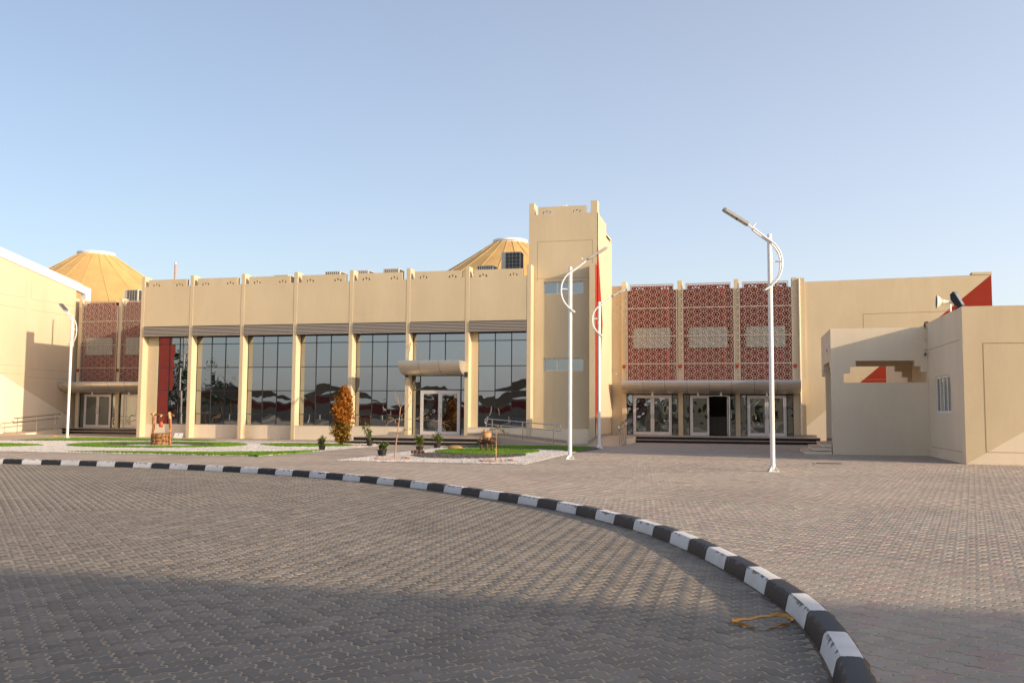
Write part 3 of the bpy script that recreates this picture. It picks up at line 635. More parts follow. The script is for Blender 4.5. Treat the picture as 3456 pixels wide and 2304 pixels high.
# ================================================================== GLAZED HALL
F = 40.19; GY = 40.66
PX = [-29.21, -26.45, -23.64, -20.83, -17.95, -15.10, -12.24, -9.35]; PWD = 0.20
hall = thing('glazed_hall', (-19, 43, 0), 'long tan hall with tall mirror glass bays between thin piers', 'building')
for x in PX:
    m = MB(); m.cbox(x, x + PWD, F, F + 0.55, 0, 8.0, 0.012); m.build('pier', 'tan', hall)
m = MB(); m.box(-29.15, -9.3, 40.45, 40.75, 5.1, 7.40).box(-29.15, -9.3, 40.76, 47.5, 7.30, 7.42).box(-29.15, -28.9, 40.76, 47.5, 0, 7.29).box(-9.6, -9.35, 40.76, 45.4, 0, 7.29); m.build('wall', 'tan', hall)
part('roof_deck', 'farroof', hall, (-29.1, -9.6, 40.8, 47.5, 7.425, 7.45))
for b in range(7):
    x0, x1 = PX[b] + PWD, PX[b + 1]
    a, c = x0 + 0.006, x1 - 0.006
    m = MB(); m.plate(crenel(a, c, 5.49, 7.49, 7.83), tri_holes(a + 0.42, c - 0.42 + 0.02, 7.505), 'y', F + 0.008, F + 0.20); m.build('wall_panel', 'tan', hall)
    lv = part('louvre', 'black', hall, (x0, x1, F + 0.001, F + 0.16, 4.985, 5.485))  # black box behind the slats paints in the shade of their gaps
    for k in range(7):
        z = 5.0 + k * 0.067
        m = MB(); m.box(x0 + 0.015, x1 - 0.015, F - 0.045, F - 0.012, z, z + 0.031); m.build('louvre_slat', 'slat', lv)
    part('soffit', 'black', hall, (x0, x1, F + 0.165, GY + 0.02, 5.0, 5.06))
    # glazing
    gx0 = x0 + (0.60 if b == 0 else 0.32 if b == 6 else 0.0)
    if gx0 > x0:
        part('pilaster', 'tan', hall, (x0, gx0, F + 0.43, GY + 0.04, 0.0, 4.995))
    edges = [gx0, gx0 + (0.83 if b not in (0, 6) else 0.62 if b == 0 else 0.80), gx0 + (1.59 if b not in (0, 6) else 1.20 if b == 0 else 1.57), x1]
    zs = [0.66, 1.19, 2.32, 3.46, 4.62, 5.0]
    if b == 5: zs = [3.02, 3.46, 4.62, 5.0]
    wf = MB(); fy0, fy1 = GY - 0.022, GY + 0.03
    for i, e in enumerate(edges): 
        ww = 0.018 if 0 < i < 3 else 0.022
        wf.box(max(e - ww, gx0), min(e + ww, x1), fy0, fy1, zs[0], zs[-1])
    for z in zs:
        for i in range(3): wf.box(edges[i] + 0.024, edges[i + 1] - 0.024, fy0 + 0.001, fy1, z - 0.018, z + 0.018)
    win = wf.build('window', 'frame', hall)
    for i in range(3):
        for k in range(len(zs) - 1):
            pane(win, edges[i] + 0.01, edges[i + 1] - 0.01, GY, zs[k] + 0.01, zs[k + 1] - 0.01)
    if b != 5:
        yp = F + (0.40 if b < 3 else 0.02)
        part('sill_wall', 'cream', hall, (x0, x1, yp, GY + 0.06, 0.0, 0.645))
        part('window_sill', 'cream', hall, (x0, x1, yp - 0.015, GY + 0.02, 0.646, 0.665))
    else:
        dz = 0.30; m = MB()
        dx0, dx1 = x0 + 0.42, x1 - 0.32
        for e in (x0 + 0.02, dx0 - 0.03, dx1 + 0.03, x1 - 0.02): m.box(e - 0.02, e + 0.02, fy0, fy1, dz, 3.0)
        m.box(x0 + 0.04, x1 - 0.04, fy0 + 0.001, fy1, 2.345, 2.385)
        ew = m.build('door_surround', 'frame', hall)
        pane(ew, x0 + 0.04, dx0 - 0.05, GY, dz, 2.34); pane(ew, dx1 + 0.05, x1 - 0.04, GY, dz, 2.34)
        pane(ew, x0 + 0.04, dx0 - 0.05, GY, 2.39, 3.0); pane(ew, dx0, dx1, GY, 2.39, 3.0); pane(ew, dx1 + 0.05, x1 - 0.04, GY, 2.39, 3.0)
        mid = (dx0 + dx1) / 2
        dr_ = part('door_frame', 'doorframe', hall, (dx0, dx0 + 0.05, GY - 0.05, GY + 0.02, dz, 2.34), (dx1 - 0.05, dx1, GY - 0.05, GY + 0.02, dz, 2.34), (dx0 + 0.051, dx1 - 0.051, GY - 0.05, GY + 0.02, 2.28, 2.34))
        door_leaf(hall, dx0 + 0.055, mid - 0.004, GY - 0.02, dz + 0.01, 2.275, mid - 0.06); door_leaf(hall, mid + 0.004, dx1 - 0.055, GY - 0.02, dz + 0.01, 2.275, mid + 0.06)
        cp = canopy(hall, x0 - 0.20, x1 + 0.02, 3, F + 0.14, 3.66, 1.05, 0.09, 0.64)
        for xr, xb in ((x0 + 0.12, x0 + 0.03), (x1 - 0.5, x1 - 0.03)):
            m = MB(); m.tube([(xr, F - 0.55, 3.63), (xb, F + 0.08, 4.55)], 0.012, 6); m.build('stay_rod', 'steel', hall, True)
        for xs in (PX[b] + 0.03, PX[b + 1] + 0.03):
            m = MB(); m.cbox(xs, xs + 0.14, F - 0.10, F, 2.94, 3.16, 0.008); m.build('wall_light', 'black', hall)
# paved strip at the foot of the glazing
wb_ = thing('notice_board', (-26.76, 40.05, 0.0), 'small white board leaning on the wall foot below a mirror bay', 'board')
m = MB(); m.add([(-26.99, 40.03, 0.0), (-26.53, 40.03, 0.0), (-26.53, 40.13, 0.23), (-26.99, 40.13, 0.23), (-26.99, 40.045, 0.0), (-26.53, 40.045, 0.0), (-26.53, 40.145, 0.23), (-26.99, 40.145, 0.23)], [(0, 1, 2, 3), (4, 7, 6, 5), (0, 4, 5, 1), (3, 2, 6, 7), (0, 3, 7, 4), (1, 5, 6, 2)]); m.build('panel', 'paper', wb_)
m = MB()
for x0, x1, z0, z1 in ((-26.88, -26.64, 0.105, 0.118), (-26.775, -26.745, 0.16, 0.205), (-26.79, -26.73, 0.185, 0.195), (-26.575, -26.565, 0.05, 0.18)):
    m.add([(x0, 40.027 + z0 * 0.4348, z0), (x1, 40.027 + z0 * 0.4348, z0), (x1, 40.027 + z1 * 0.4348, z1), (x0, 40.027 + z1 * 0.4348, z1)], [(0, 1, 2, 3)])
m.build('print', 'black', wb_)

# ================================================================== STAIR TOWER
tw = thing('stair_tower', (-7.8, 43, 0), 'tall tan tower with notched top and red side stripe', 'tower')
TX0, TX1, TY = -9.40, -6.25, 40.80
m = MB(); m.plate([(TX0 + 0.23, 0.64), (TX1, 0.64), (TX1, 10.38), (TX0 + 0.23, 10.38)], [[(-8.70, 6.70), (-6.88, 6.70), (-6.88, 7.27), (-8.70, 7.27)], [(-8.70, 3.22), (-6.88, 3.22), (-6.88, 3.80), (-8.70, 3.80)]], 'y', TY, TY + 0.2)
m.build('wall', 'tan', tw)
m = MB(); m.box(TX0, TX0 + 0.229, TY, TY + 0.7, 0, 10.92).box(TX1 - 0.30, TX1 - 0.002, TY + 0.001, TY + 0.55, 10.381, 10.92); m.build('corner_pier', 'tan', tw)
m = MB(); m.plate([(TX0 + 0.43, 10.381), (TX1 - 0.52, 10.381), (TX1 - 0.52, 10.72), (TX0 + 0.43, 10.72)], tri_holes(TX0 + 0.62, TX1 - 0.72, 10.41), 'y', TY + 0.002, TY + 0.18); m.build('parapet', 'tan', tw)
# right flank with red paint: split polygon, fin included
m = MB(); X = TX1
m.mi = 1; m.add([(X, F, 0.0), (X, 42.44, 5.45), (X, TY, 9.4), (X, TY, 7.951), (X, F, 7.95)], [(0, 1, 2, 3, 4)])
m.mi = 0; m.add([(X, F, 0.0), (X, 45.5, 0.0), (X, 45.5, 9.75), (X, 43.6, 9.75), (X, 43.6, 10.38), (X, TY, 10.38), (X, TY, 9.4), (X, 42.44, 5.45)], [(0, 1, 7), (1, 2, 3, 7), (3, 4, 5, 6, 7)])
m.build('flank_wall', ['pale', 'red'], tw)
m = MB(); m.box(TX1 - 0.26, TX1 - 0.001, F, TY - 0.001, 0.0, 7.95); m.build('fin', 'tan', tw)
m = MB(); m.box(TX0, TX0 + 0.2, TY + 0.71, 45.4, 7.3, 10.3).box(TX0 + 0.21, TX1 - 0.01, 45.2, 45.4, 7.3, 10.0).box(TX0 + 0.21, TX1 - 0.01, TY + 0.6, 45.19, 9.9, 9.98); m.build('back_wall', 'tan', tw)
part('plinth', 'cream', tw, (-9.14, TX1 - 0.262, F + 0.06, TY + 0.001, 0.0, 0.638))
part('roof_vent', 'white', tw, (-7.95, -7.75, 41.3, 41.5, 9.981, 10.9))
for z0, z1 in ((6.70, 7.27), (3.22, 3.80)):
    wn = part('window', 'doorframe', tw, (-8.70, -8.65, TY + 0.09, TY + 0.15, z0, z1), (-6.93, -6.88, TY + 0.09, TY + 0.15, z0, z1), (-8.649, -6.931, TY + 0.09, TY + 0.15, z0, z0 + 0.045), (-8.649, -6.931, TY + 0.09, TY + 0.15, z1 - 0.045, z1), (-8.12, -8.06, TY + 0.092, TY + 0.148, z0 + 0.046, z1 - 0.046))
    pane(wn, -8.66, -8.09, TY + 0.12, z0 + 0.03, z1 - 0.03, 'winglass'); pane(wn, -8.09, -6.92, TY + 0.12, z0 + 0.03, z1 - 0.03, 'winglass')
strip(tw, [(TX0 + 0.40, 7.3), (TX0 + 0.40, 9.12), (TX1 - 0.22, 9.12), (TX1 - 0.22, 8.0)], TY - 0.003, 0.016)
strip(tw, [(TX0 + 0.3, 7.42), (TX1 - 0.27, 7.42)], TY - 0.0031, 0.014)

# ================================================================== SCREENED WINGS
HS = 0.195
def clip_seg(a, b, x0, x1, z0, z1):
    t0, t1 = 0.0, 1.0; d = (b[0] - a[0], b[1] - a[1])
    for p, q in ((-d[0], a[0] - x0), (d[0], x1 - a[0]), (-d[1], a[1] - z0), (d[1], z1 - a[1])):
        if abs(p) < 1e-9:
            if q < 0: return None
        else:
            r = q / p
            if p < 0: t0 = max(t0, r)
            else: t1 = min(t1, r)
    if t1 - t0 < 1e-3: return None
    return (a[0] + d[0] * t0, a[1] + d[1] * t0), (a[0] + d[0] * t1, a[1] + d[1] * t1)
def lattice_mesh(W, z0, zsh, ztop, sh):
    segs = []; cols = int(W / (1.5 * HS)) + 3; rows = int((ztop - z0) / (math.sqrt(3) * HS)) + 3
    for c in range(-1, cols):
        for r in range(-1, rows):
            cx = 0.13 + c * 1.5 * HS; cz = z0 + r * math.sqrt(3) * HS + (math.sqrt(3) * HS / 2 if c % 2 else 0)
            V = [(cx + HS * math.cos(math.pi / 3 * k), cz + HS * math.sin(math.pi / 3 * k)) for k in range(6)]
            for k in range(3): segs.append((V[k], V[k + 1], 0.022))
            st = [(cx + (0.112 if k % 2 else 0.062) * math.cos(math.pi / 6 * k), cz + (0.112 if k % 2 else 0.062) * math.sin(math.pi / 6 * k)) for k in range(12)]
            for k in range(12): segs.append((st[k], st[(k + 1) % 12], 0.0105))
            for k in range(6):
                a = math.pi / 6 + math.pi / 3 * k; segs.append(((cx + 0.105 * math.cos(a), cz + 0.105 * math.sin(a)), (cx + 0.169 * math.cos(a), cz + 0.169 * math.sin(a)), 0.013))
    out = []
    for a, b, wd in segs:
        for (x0, x1, q0, q1) in ((0.0, W, z0, zsh), (sh, W - sh, zsh, ztop)):
            c = clip_seg(a, b, x0, x1, q0, q1)
            if c: out.append((*c, wd))
    H = [z0 + 0.02, z0 + 0.86, z0 + 2.20, z0 + 3.58]
    for z in H: out.append(((0, z), (W, z), 0.04))
    for p, q in (((0.02, z0), (0.02, zsh)), ((W - 0.02, z0), (W - 0.02, zsh)), ((sh + 0.02, zsh), (sh + 0.02, ztop)), ((W - sh - 0.02, zsh), (W - sh - 0.02, ztop)), ((sh, ztop - 0.02), (W - sh, ztop - 0.02)), ((0, zsh - 0.02), (sh, zsh - 0.02)), ((W - sh, zsh - 0.02), (W, zsh - 0.02))): out.append((p, q, 0.045))
    m = MB()
    for a, b, wd in out:
        dx, dz = b[0] - a[0], b[1] - a[1]; L = math.hypot(dx, dz)
        if L < 1e-4: continue
        nx, nz = -dz / L * wd / 2, dx / L * wd / 2; y0, y1 = -0.012, 0.012
        q = [(a[0] - nx, a[1] - nz), (b[0] - nx, b[1] - nz), (b[0] + nx, b[1] + nz), (a[0] + nx, a[1] + nz)]
        m.add([(x, y0, z) for x, z in q] + [(x, y1, z) for x, z in q], [(0, 1, 2, 3), (0, 4, 5, 1), (1, 5, 6, 2), (2, 6, 7, 3), (3, 7, 4, 0)])
    return m
LW = 2.46
_l = lattice_mesh(LW, 2.90, 7.38, 7.66, 0.17)
_lm = bpy.data.meshes.new('lattice'); _lm.from_pydata(_l.v, [], _l.f); _lm.materials.append(M['lattice'])
def wing_bay(root, x0, x1, W):
    """one bay between piers: red wall with pierced parapet, pale board, lattice screen"""
    m = MB(); m.plate(crenel(x0, x1, 2.30, 7.40, 7.60, 0.22), tri_holes(x0 + 0.42, x1 - 0.42, 7.43), 'y', W, W + 0.18); m.build('wall_panel', 'maroon', root)
    xc = (x0 + x1) / 2
    sw = tag(link('screen', _lm, root)); sw.matrix_parent_inverse = world_inv(root); sw.location = (xc - LW / 2, W - 0.17, 0); sw['kind'] = 'stuff'
    m = MB(); m.cbox(xc - 0.90, xc + 0.90, W - 0.13, W - 0.09, 4.53, 5.52, 0.01); m.build('board', 'board', root)
    m = MB()
    for zz in (3.3, 5.9, 7.0):
        for xx in (xc - 1.1, xc + 1.1): m.box(xx - 0.02, xx + 0.02, W - 0.155, W, zz - 0.02, zz + 0.02)
    m.build('bracket', 'lattice', root)
def door_unit(root, x0, x1, W, z0, z1, opened=False):
    sg = 0.30; m = MB()
    for e in (x0 + 0.012, x0 + sg - 0.012, x1 - sg + 0.012, x1 - 0.012): m.box(e - 0.012, e + 0.012, W - 0.03, W + 0.03, z0, z1)
    m.box(x0 + 0.025, x1 - 0.025, W - 0.029, W + 0.03, z1 - 0.03, z1)
    fr = m.build('glazing_frame', 'frame', root)
    pane(fr, x0 + 0.02, x0 + sg - 0.02, W, z0, z1 - 0.02, 'doorglass'); pane(fr, x1 - sg + 0.02, x1 - 0.02, W, z0, z1 - 0.02, 'doorglass')
    a, b = x0 + sg + 0.02, x1 - sg - 0.02; mid = (a + b) / 2
    part('door_frame', 'doorframe', root, (a, a + 0.04, W - 0.05, W + 0.03, z0, z1 - 0.035), (b - 0.04, b, W - 0.05, W + 0.03, z0, z1 - 0.035), (a + 0.041, b - 0.041, W - 0.05, W + 0.03, z1 - 0.085, z1 - 0.035))
    door_leaf(root, a + 0.045, mid - 0.004, W - 0.01, z0 + 0.01, z1 - 0.09, mid - 0.065)
    door_leaf(root, mid + 0.004, b - 0.045, W - 0.01, z0 + 0.01, z1 - 0.09, mid + 0.065, open_to=R(97) if opened else None, hinge=b - 0.045)

def wing(label, W, piers, door_bays, cx0, cx1, nseg, lights, opened=None):
    root = thing('screened_wing', ((piers[0] + piers[-1]) / 2, W + 2, 0), label, 'building')
    for k, x in enumerate(piers):
        m = MB(); m.cbox(x, x + 0.23, W - 0.12, W + 0.45, 0.0 if k == len(piers) - 1 else 0.25, 7.82, 0.012); m.build('pier', 'tan', root)
        part('alarm_box', 'red', root, (x + 0.05, x + 0.17, W - 0.20, W - 0.12, 3.55, 3.70))
    for a, b in zip(piers, piers[1:]): wing_bay(root, a + 0.23, b, W)
    for n, (a, b) in enumerate(zip(piers, piers[1:])):
        if n in door_bays: door_unit(root, a + 0.235, b - 0.005, W, 0.30, 2.27, opened == n)
        m = MB(); m.box(a + 0.235, b - 0.005, W + 0.02, W + 0.18, 2.275, 2.299); m.build('lintel', 'black', root)
    # rooms behind the doors
    a, b = piers[0] + 0.25, piers[-1]
    m = MB(); m.box(a, b, W + 4.0, W + 4.1, 0.3, 2.97).box(a, b, W + 0.2, W + 4.0, 2.98, 3.08).box(a - 0.1, a, W + 0.2, W + 4.1, 0.3, 3.0).box(b, b + 0.1, W + 0.2, W + 4.1, 0.3, 3.0).box(a, b, W + 0.1, W + 4.0, 0.2, 0.29); m.build('lobby', 'dark', root)
    m = MB(); xm = (a + b) / 2; m.box(xm - 1.2, xm + 1.6, W + 2.2, W + 2.5, 0.3, 1.15).box(xm - 1.25, xm + 1.65, W + 2.15, W + 2.6, 1.151, 1.2); m.build('reception_counter', 'skirt', root)
    m = MB(); m.box(piers[0], piers[-1] + 0.2, W + 0.2, W + 9, 7.28, 7.36); m.build('roof_deck', 'farroof', root)
    cp = canopy(root, cx0, cx1, nseg, W - 0.02, 2.92, 1.25, 0.11, 0.62)
    for x in lights:
        m = MB(); m.lathe([(0.0, 0), (0.045, 0), (0.045, 0.16), (0.0, 0.16)], 12, (x, W - 0.55, 2.19)); m.build('downlight', 'white', root, True)
    return root
WR = 45.5; WL = 46.5
wr = wing('tan wing with three red lattice screens above three pairs of glass doors', WR, [-5.74, -3.01, -0.33, 2.33], (0, 1, 2), -5.62, 2.62, 8, (-4.20, -2.05, -0.98, 1.12), opened=1)
# plain return wall between tower and first screen
m = MB(); m.box(-6.24, -5.745, WR + 0.02, WR + 0.3, 0.0, 7.64).box(-6.24, -5.745, WR + 0.301, WR + 9, 7.2, 7.35); m.build('return_wall', 'tan', wr)
m = MB(); m.box(-6.05, -5.99, WR - 0.02, WR + 0.02, 3.23, 3.33); m.build('switch_plate', 'paper', wr)
# plain wall on the right, painted in three colours along a diagonal
X0, X1, ZT = 2.56, 11.0, 7.60
def dz(x): return 0.50 + 0.855 * (x - 2.56)
xr = 2.56 + (2.45 - 0.50) / 0.855
m = MB(); y = WR - 0.04
m.mi = 0; m.add([(X0, y, dz(X0)), (X1, y, dz(X1)), (X1, y, ZT + 0.11), (X0, y, ZT)], [(0, 1, 2, 3)])
m.mi = 1; m.add([(X0, y, 0), (X1, y, 0), (X1, y, 2.45), (xr, y, 2.45), (X0, y, dz(X0))], [(0, 1, 2, 3, 4)])
m.mi = 2; m.add([(xr, y, 2.45), (X1, y, 2.45), (X1, y, dz(X1))], [(0, 1, 2)])
m.mi = 0; m.add([(X1, y, 0), (X1, WR + 9, 0), (X1, WR + 9, ZT), (X1, y, ZT + 0.11)], [(0, 1, 2, 3)]); m.add([(X0, y, ZT), (X1, y, ZT + 0.11), (X1, WR + 0.3, ZT + 0.11), (X0, WR + 0.3, ZT)], [(0, 1, 2, 3)])
m.add([(X0, WR + 0.3, 7.2), (X1, WR + 0.3, 7.2), (X1, WR + 9, 7.2), (X0, WR + 9, 7.2)], [(0, 1, 2, 3)])
m.build('painted_wall', ['tan', 'cream', 'red'], wr)
m = MB(); m.box(2.34, 2.90, WR - 0.14, WR - 0.041, 0.0, 7.78); m.box(2.34, 2.90, WR - 0.0405, WR + 0.4, 7.605, 7.775); m.build('corner_pier', 'tan', wr)
m = MB(); m.box(10.2, X1 + 0.01, y - 0.02, WR + 0.4, ZT + 0.115, ZT + 0.24); m.build('parapet_end', 'tan', wr)
m = MB(); m.tube([(2.66, WR - 0.19, 0.4), (2.66, WR - 0.19, 7.74)], 0.045, 10); m.build('downpipe', 'cream', wr, True)
strip(wr, [(5.5, 4.6), (5.5, 6.02), (10.2, 6.10)], y - 0.003, 0.022)
strip(wr, [(5.3, 2.97), (9.0, 3.02)], y - 0.003, 0.016)
wl = wing('tan wing behind the ring lawn with red lattice screens half hidden by the hall', WL, [-37.87, -35.18, -32.5, -29.8], (0, 1, 2), -38.15, -29.4, 8, (-36.4, -33.95))
m = MB(); m.box(-29.565, -29.16, WL, WL + 0.3, 0, 7.6); m.build('return_wall', 'tan', wl)
# far back volume joining the wings behind the hall
part('rear_block', 'tan', hall, (-33.5, -6.4, 56.5, 57.0, 0, 7.2))

# ================================================================== PLAIN ANNEX (left)
ax = thing('plain_annex', (-44, 40, 0), 'plain cream annex with sloping white capped roof edge and faint scored lines', 'building')
AX = -38.2
def rz(y): return 9.89 - (y - 40.56) * 0.176
y0, y1 = 25.1, 47.6
m = MB()
def dg(y): return 3.21 - (y - 40.99) * 0.43
yd = 40.99 + 3.21 / 0.43
yred0, yred1 = 25.1, 29.5
m.mi = 0; m.add([(AX, yred1, dg(yred1)), (AX, 46.49, dg(46.49)), (AX, 46.49, rz(46.49) - 0.1), (AX, yred1, rz(yred1) - 0.1)], [(0, 1, 2, 3)])
m.mi = 2; m.add([(AX, yred1, 0), (AX, 46.49, 0), (AX, 46.49, dg(46.49)), (AX, yred1, dg(yred1))], [(0, 1, 2, 3)])
m.mi = 1; m.add([(AX, yred0, 0), (AX, yred1, 0), (AX, yred1, 12.1), (AX, yred0, 12.1)], [(0, 1, 2, 3)])
m.mi = 0; m.add([(AX - 14, y0, 0), (AX, y0, 0), (AX, y0, 12.1), (AX - 14, y0, 12.1)], [(0, 1, 2, 3)])
m.build('wall', ['pale', 'maroon', 'cream'], ax)
m = MB(); m.prism([(27.5, rz(27.5) - 0.47), (y1 + 0.05, rz(y1 + 0.05) - 0.47), (y1 + 0.05, rz(y1 + 0.05) - 0.04), (27.5, rz(27.5) - 0.04)], 'x', AX - 0.25, AX + 0.06); m.build('roof_fascia', 'white', ax)
m = MB(); m.prism([(27.5, rz(27.5) - 0.17), (y1 - 0.8, rz(y1 - 0.8) - 0.17), (y1 - 0.8, rz(y1 - 0.8)), (27.5, rz(27.5))], 'x', AX - 0.3, AX + 0.10); m.build('roof_capping', 'white', ax)
m = MB(); m.box(AX - 0.3, AX + 0.065, y1 - 0.35, y1 + 0.06, 7.3, rz(y1) - 0.03); m.build('eave_end', 'white', ax)
m = MB(); m.box(AX - 12, AX - 0.02, 46.4, 47.5, 0, 7.9); m.build('rear_wall', 'tan', ax)
for pts in ([(30.0, 7.45), (42.55, 7.45)], [(42.95, 7.43), (46.4, 7.43)], [(30.0, 6.85), (42.55, 6.85)], [(42.95, 6.83), (46.4, 6.83)], [(30, 3.7), (42.55, 3.7)], [(42.95, 3.55), (46.3, 3.55)], [(30, 3.25), (42.55, 3.25)], [(42.95, 3.1), (46.3, 3.1)], [(42.55, 7.45), (42.55, 8.5)], [(42.95, 7.45), (42.95, 8.4)]):
    strip(ax, pts, AX + 0.003, 0.013, axis='x')
m = MB(); m.box(AX + 0.002, AX + 0.012, 41.4, 46.4, 0.0, 0.12); m.build('skirting', 'skirt', ax)

# ================================================================== STEPS, RAMPS, RAILS
def steps(label, x0, x1, yf, yb, n=2, rise=0.15, tread=0.36, left=True, right=True):
    st = thing('entrance_steps', ((x0 + x1) / 2, yf, 0), label, 'steps')
    for k in range(n):
        y = yf + k * tread; z0, z1 = k * rise, (k + 1) * rise; e = 0.0 if k == n - 1 else 0.0
        a, b = (x0 + k * tread if left else x0), (x1 - k * tread if right else x1)
        m = MB(); m.box(a, b, y, (yb if k == n - 1 else y + tread + 0.02), z0, z1 - 0.03); m.build('riser', 'granite', st)
        m = MB(); m.box(a - 0.02, b + 0.02, y - 0.02, (yb if k == n - 1 else y + tread + 0.001), z1 - 0.0299, z1); m.build('tread', 'tread', st)
    return st
s1 = steps('black granite steps with pale treads before the mirror glass entrance', -16.15, -10.25, 35.7, GY - 0.03, right=False)
s2 = steps('long black granite steps below the three lattice screens', -4.8, 3.7, 43.0, WR + 0.1, left=False)
s3 = steps('black granite steps in the shaded corner beside the annex ramp', -37.75, -29.2, 44.75, WL + 0.1, left=False, right=False)
for st, bx in ((s1, ((-15.8, -15.125, F - 0.012, F - 0.001, 0.301, 0.42), (-12.04, -10.25, F - 0.012, F - 0.001, 0.301, 0.42))), (s2, ((2.34, 3.34, WR - 0.16, WR - 0.145, 0.301, 0.40),)), ):
    for q in bx: part('skirting', 'skirt', st, q)
def wedge(name, label, pts_top, base_z=0.0, mat='tread', cat='ramp'):
    # pts_top: 4 corners (x,y,z) CCW
    m = MB(); m.add([(x, y, base_z - 0.01) for x, y, z in pts_top] + list(pts_top), [(3, 2, 1, 0), (4, 5, 6, 7), (0, 1, 5, 4), (1, 2, 6, 5), (2, 3, 7, 6), (3, 0, 4, 7)])
    return tag(m.build(name, mat), label, cat)
ra = wedge('ramp', 'low paved ramp along the hall wall down from the granite platform', [(-10.22, 38.3, 0.285), (-7.3, 38.3, 0.004), (-7.3, F - 0.02, 0.004), (-10.22, F - 0.02, 0.285)])
rb = wedge('ramp', 'paved ramp beside the tower flank up to the screened doors', [(-6.22, 37.6, 0.004), (-4.83, 37.6, 0.004), (-4.83, 40.8, 0.29), (-6.22, 40.8, 0.29)])
part('landing', 'tread', rb, (-6.22, -4.83, 40.801, WR, 0.0, 0.2895))
part('edge_wall', 'cream', rb, (-4.829, -4.805, 39.6, 42.95, 0.0, 0.26))
rc = wedge('ramp', 'cream edged ramp up along the plain annex wall', [(AX + 0.02, 40.6, 0.004), (-37.05, 40.6, 0.004), (-37.05, 44.3, 0.275), (AX + 0.02, 44.3, 0.275)])
part('landing', 'tread', rc, (AX + 0.02, -37.76, 44.301, WL, 0.0, 0.2745))
m = MB(); m.prism([(41.6, 0.0), (44.3, 0.0), (44.3, 0.25), (41.6, 0.065)], 'x', -37.049, -36.95); m.build('edge_wall', 'cream', rc)
def skirt_strip(parent, pts, h, off):
    m = MB()
    for (a, b) in zip(pts, pts[1:]):
        (xa, ya, za), (xb, yb, zb) = a, b
        m.add([(xa, ya, za), (xb, yb, zb), (xb, yb, zb + h), (xa, ya, za + h), (xa + off[0], ya + off[1], za), (xb + off[0], yb + off[1], zb), (xb + off[0], yb + off[1], zb + h), (xa + off[0], ya + off[1], za + h)], [(0, 1, 2, 3), (4, 7, 6, 5), (3, 2, 6, 7), (0, 3, 7, 4), (1, 5, 6, 2)])
    m.build('skirting', 'skirt', parent)
skirt_strip(ra, [(-10.22, F - 0.02, 0.29), (-7.5, F - 0.02, 0.02)], 0.12, (0, 0.016))
skirt_strip(rb, [(TX1 + 0.016, 38.2, 0.06), (TX1 + 0.016, 40.8, 0.29), (TX1 + 0.016, 45.4, 0.29)], 0.11, (-0.012, 0))
def rail(label, pa, pb, nposts, h=0.82, loop=0.23, ext=0.32):
    """two parallel tube rails closed at both ends, on round posts with base discs; pa, pb: foot of first and last post"""
    pa, pb = Vector(pa), Vector(pb); d = (pb - pa); L = d.length; u = d / L
    rl = thing('handrail', pa, label, 'handrail'); a, b = pa - u * ext, pb + u * ext
    up = Vector((0, 0, 1)); r = 0.05
    top0, top1 = a + up * h, b + up * h; lo0, lo1 = a + up * (h - loop), b + up * (h - loop)
    m = MB(); q = u * r
    pts = [top0 + q, top1 - q, top1 - up * r * 0.3 - q * 0.3, top1 - up * r, lo1 + up * r, lo1 + up * r * 0.3 - q * 0.3, lo1 - q, lo0 + q, lo0 + up * r * 0.3 + q * 0.3, lo0 + up * r, top0 - up * r, top0 - up * r * 0.3 + q * 0.3, top0 + q]
    m.tube(pts, 0.024, 10, cap=False); m.build('rail', 'steel', rl, True)
    for k in range(nposts):
        p = pa + d * (k / (nposts - 1)); m = MB(); m.tube([p, p + up * (h - 0.01)], 0.021, 10); m.lathe([(0.0, 0.012), (0.05, 0.012), (0.05, 0.0)], 12, p); m.build('post', 'steel', rl, True)
    return rl
rail('steel handrail on the hall ramp between jar garden and tower', (-10.46, 38.55, 0.23), (-7.78, 38.55, 0.02), 3)
rail('steel handrail on the ramp beside the lattice screened doors', (-4.88, 37.9, 0.03), (-4.88, 39.9, 0.21), 4, h=0.84)
rail('steel handrail casting a shadow on the plain annex wall', (-37.15, 41.2, 0.05), (-37.15, 44.0, 0.25), 3)

# ================================================================== GATEHOUSE
gh = thing('gatehouse', (8, 33, 0), 'low tan gatehouse with stepped porch opening and barred side window', 'building')
GX, GF, GZ = 6.04, 28.24, 4.42
m = MB()
m.mi = 0; m.add([(GX, GF, 0.0), (GX + 1.75, GF, 1.08), (GX + 7, GF, 1.08), (GX + 7, GF, GZ), (GX, GF, GZ)], [(0, 1, 2, 3, 4)])
m.mi = 1; m.add([(GX, GF, 0), (GX + 7, GF, 0), (GX + 7, GF, 1.08), (GX + 1.75, GF, 1.08)], [(0, 1, 2, 3)])
m.mi = 0
m.add([(GX + 7, GF, 0), (GX + 7, 42.6, 0), (GX + 7, 42.6, GZ), (GX + 7, GF, GZ)], [(0, 1, 2, 3)])
m.add([(GX, 42.6, 0), (GX + 7, 42.6, 0), (GX + 7, 42.6, GZ), (GX, 42.6, GZ)], [(0, 1, 2, 3)])
m.add([(GX, GF, GZ), (GX + 7, GF, GZ), (GX + 7, 42.6, GZ), (GX, 42.6, GZ)], [(0, 1, 2, 3)])
m.build('wall', ['tan', 'cream'], gh)
m = MB(); hole = [(29.95, 1.42), (32.2, 1.42), (32.2, 2.58), (29.95, 2.58)]; hole2 = [(39.2, 1.6), (40.6, 1.6), (40.6, 2.62), (39.2, 2.62)]
m.plate([(GF + 0.003, 0), (42.597, 0), (42.597, GZ - 0.003), (GF + 0.003, GZ - 0.003)], [hole, hole2], 'x', GX, GX + 0.15); m.build('side_wall', 'cream', gh)
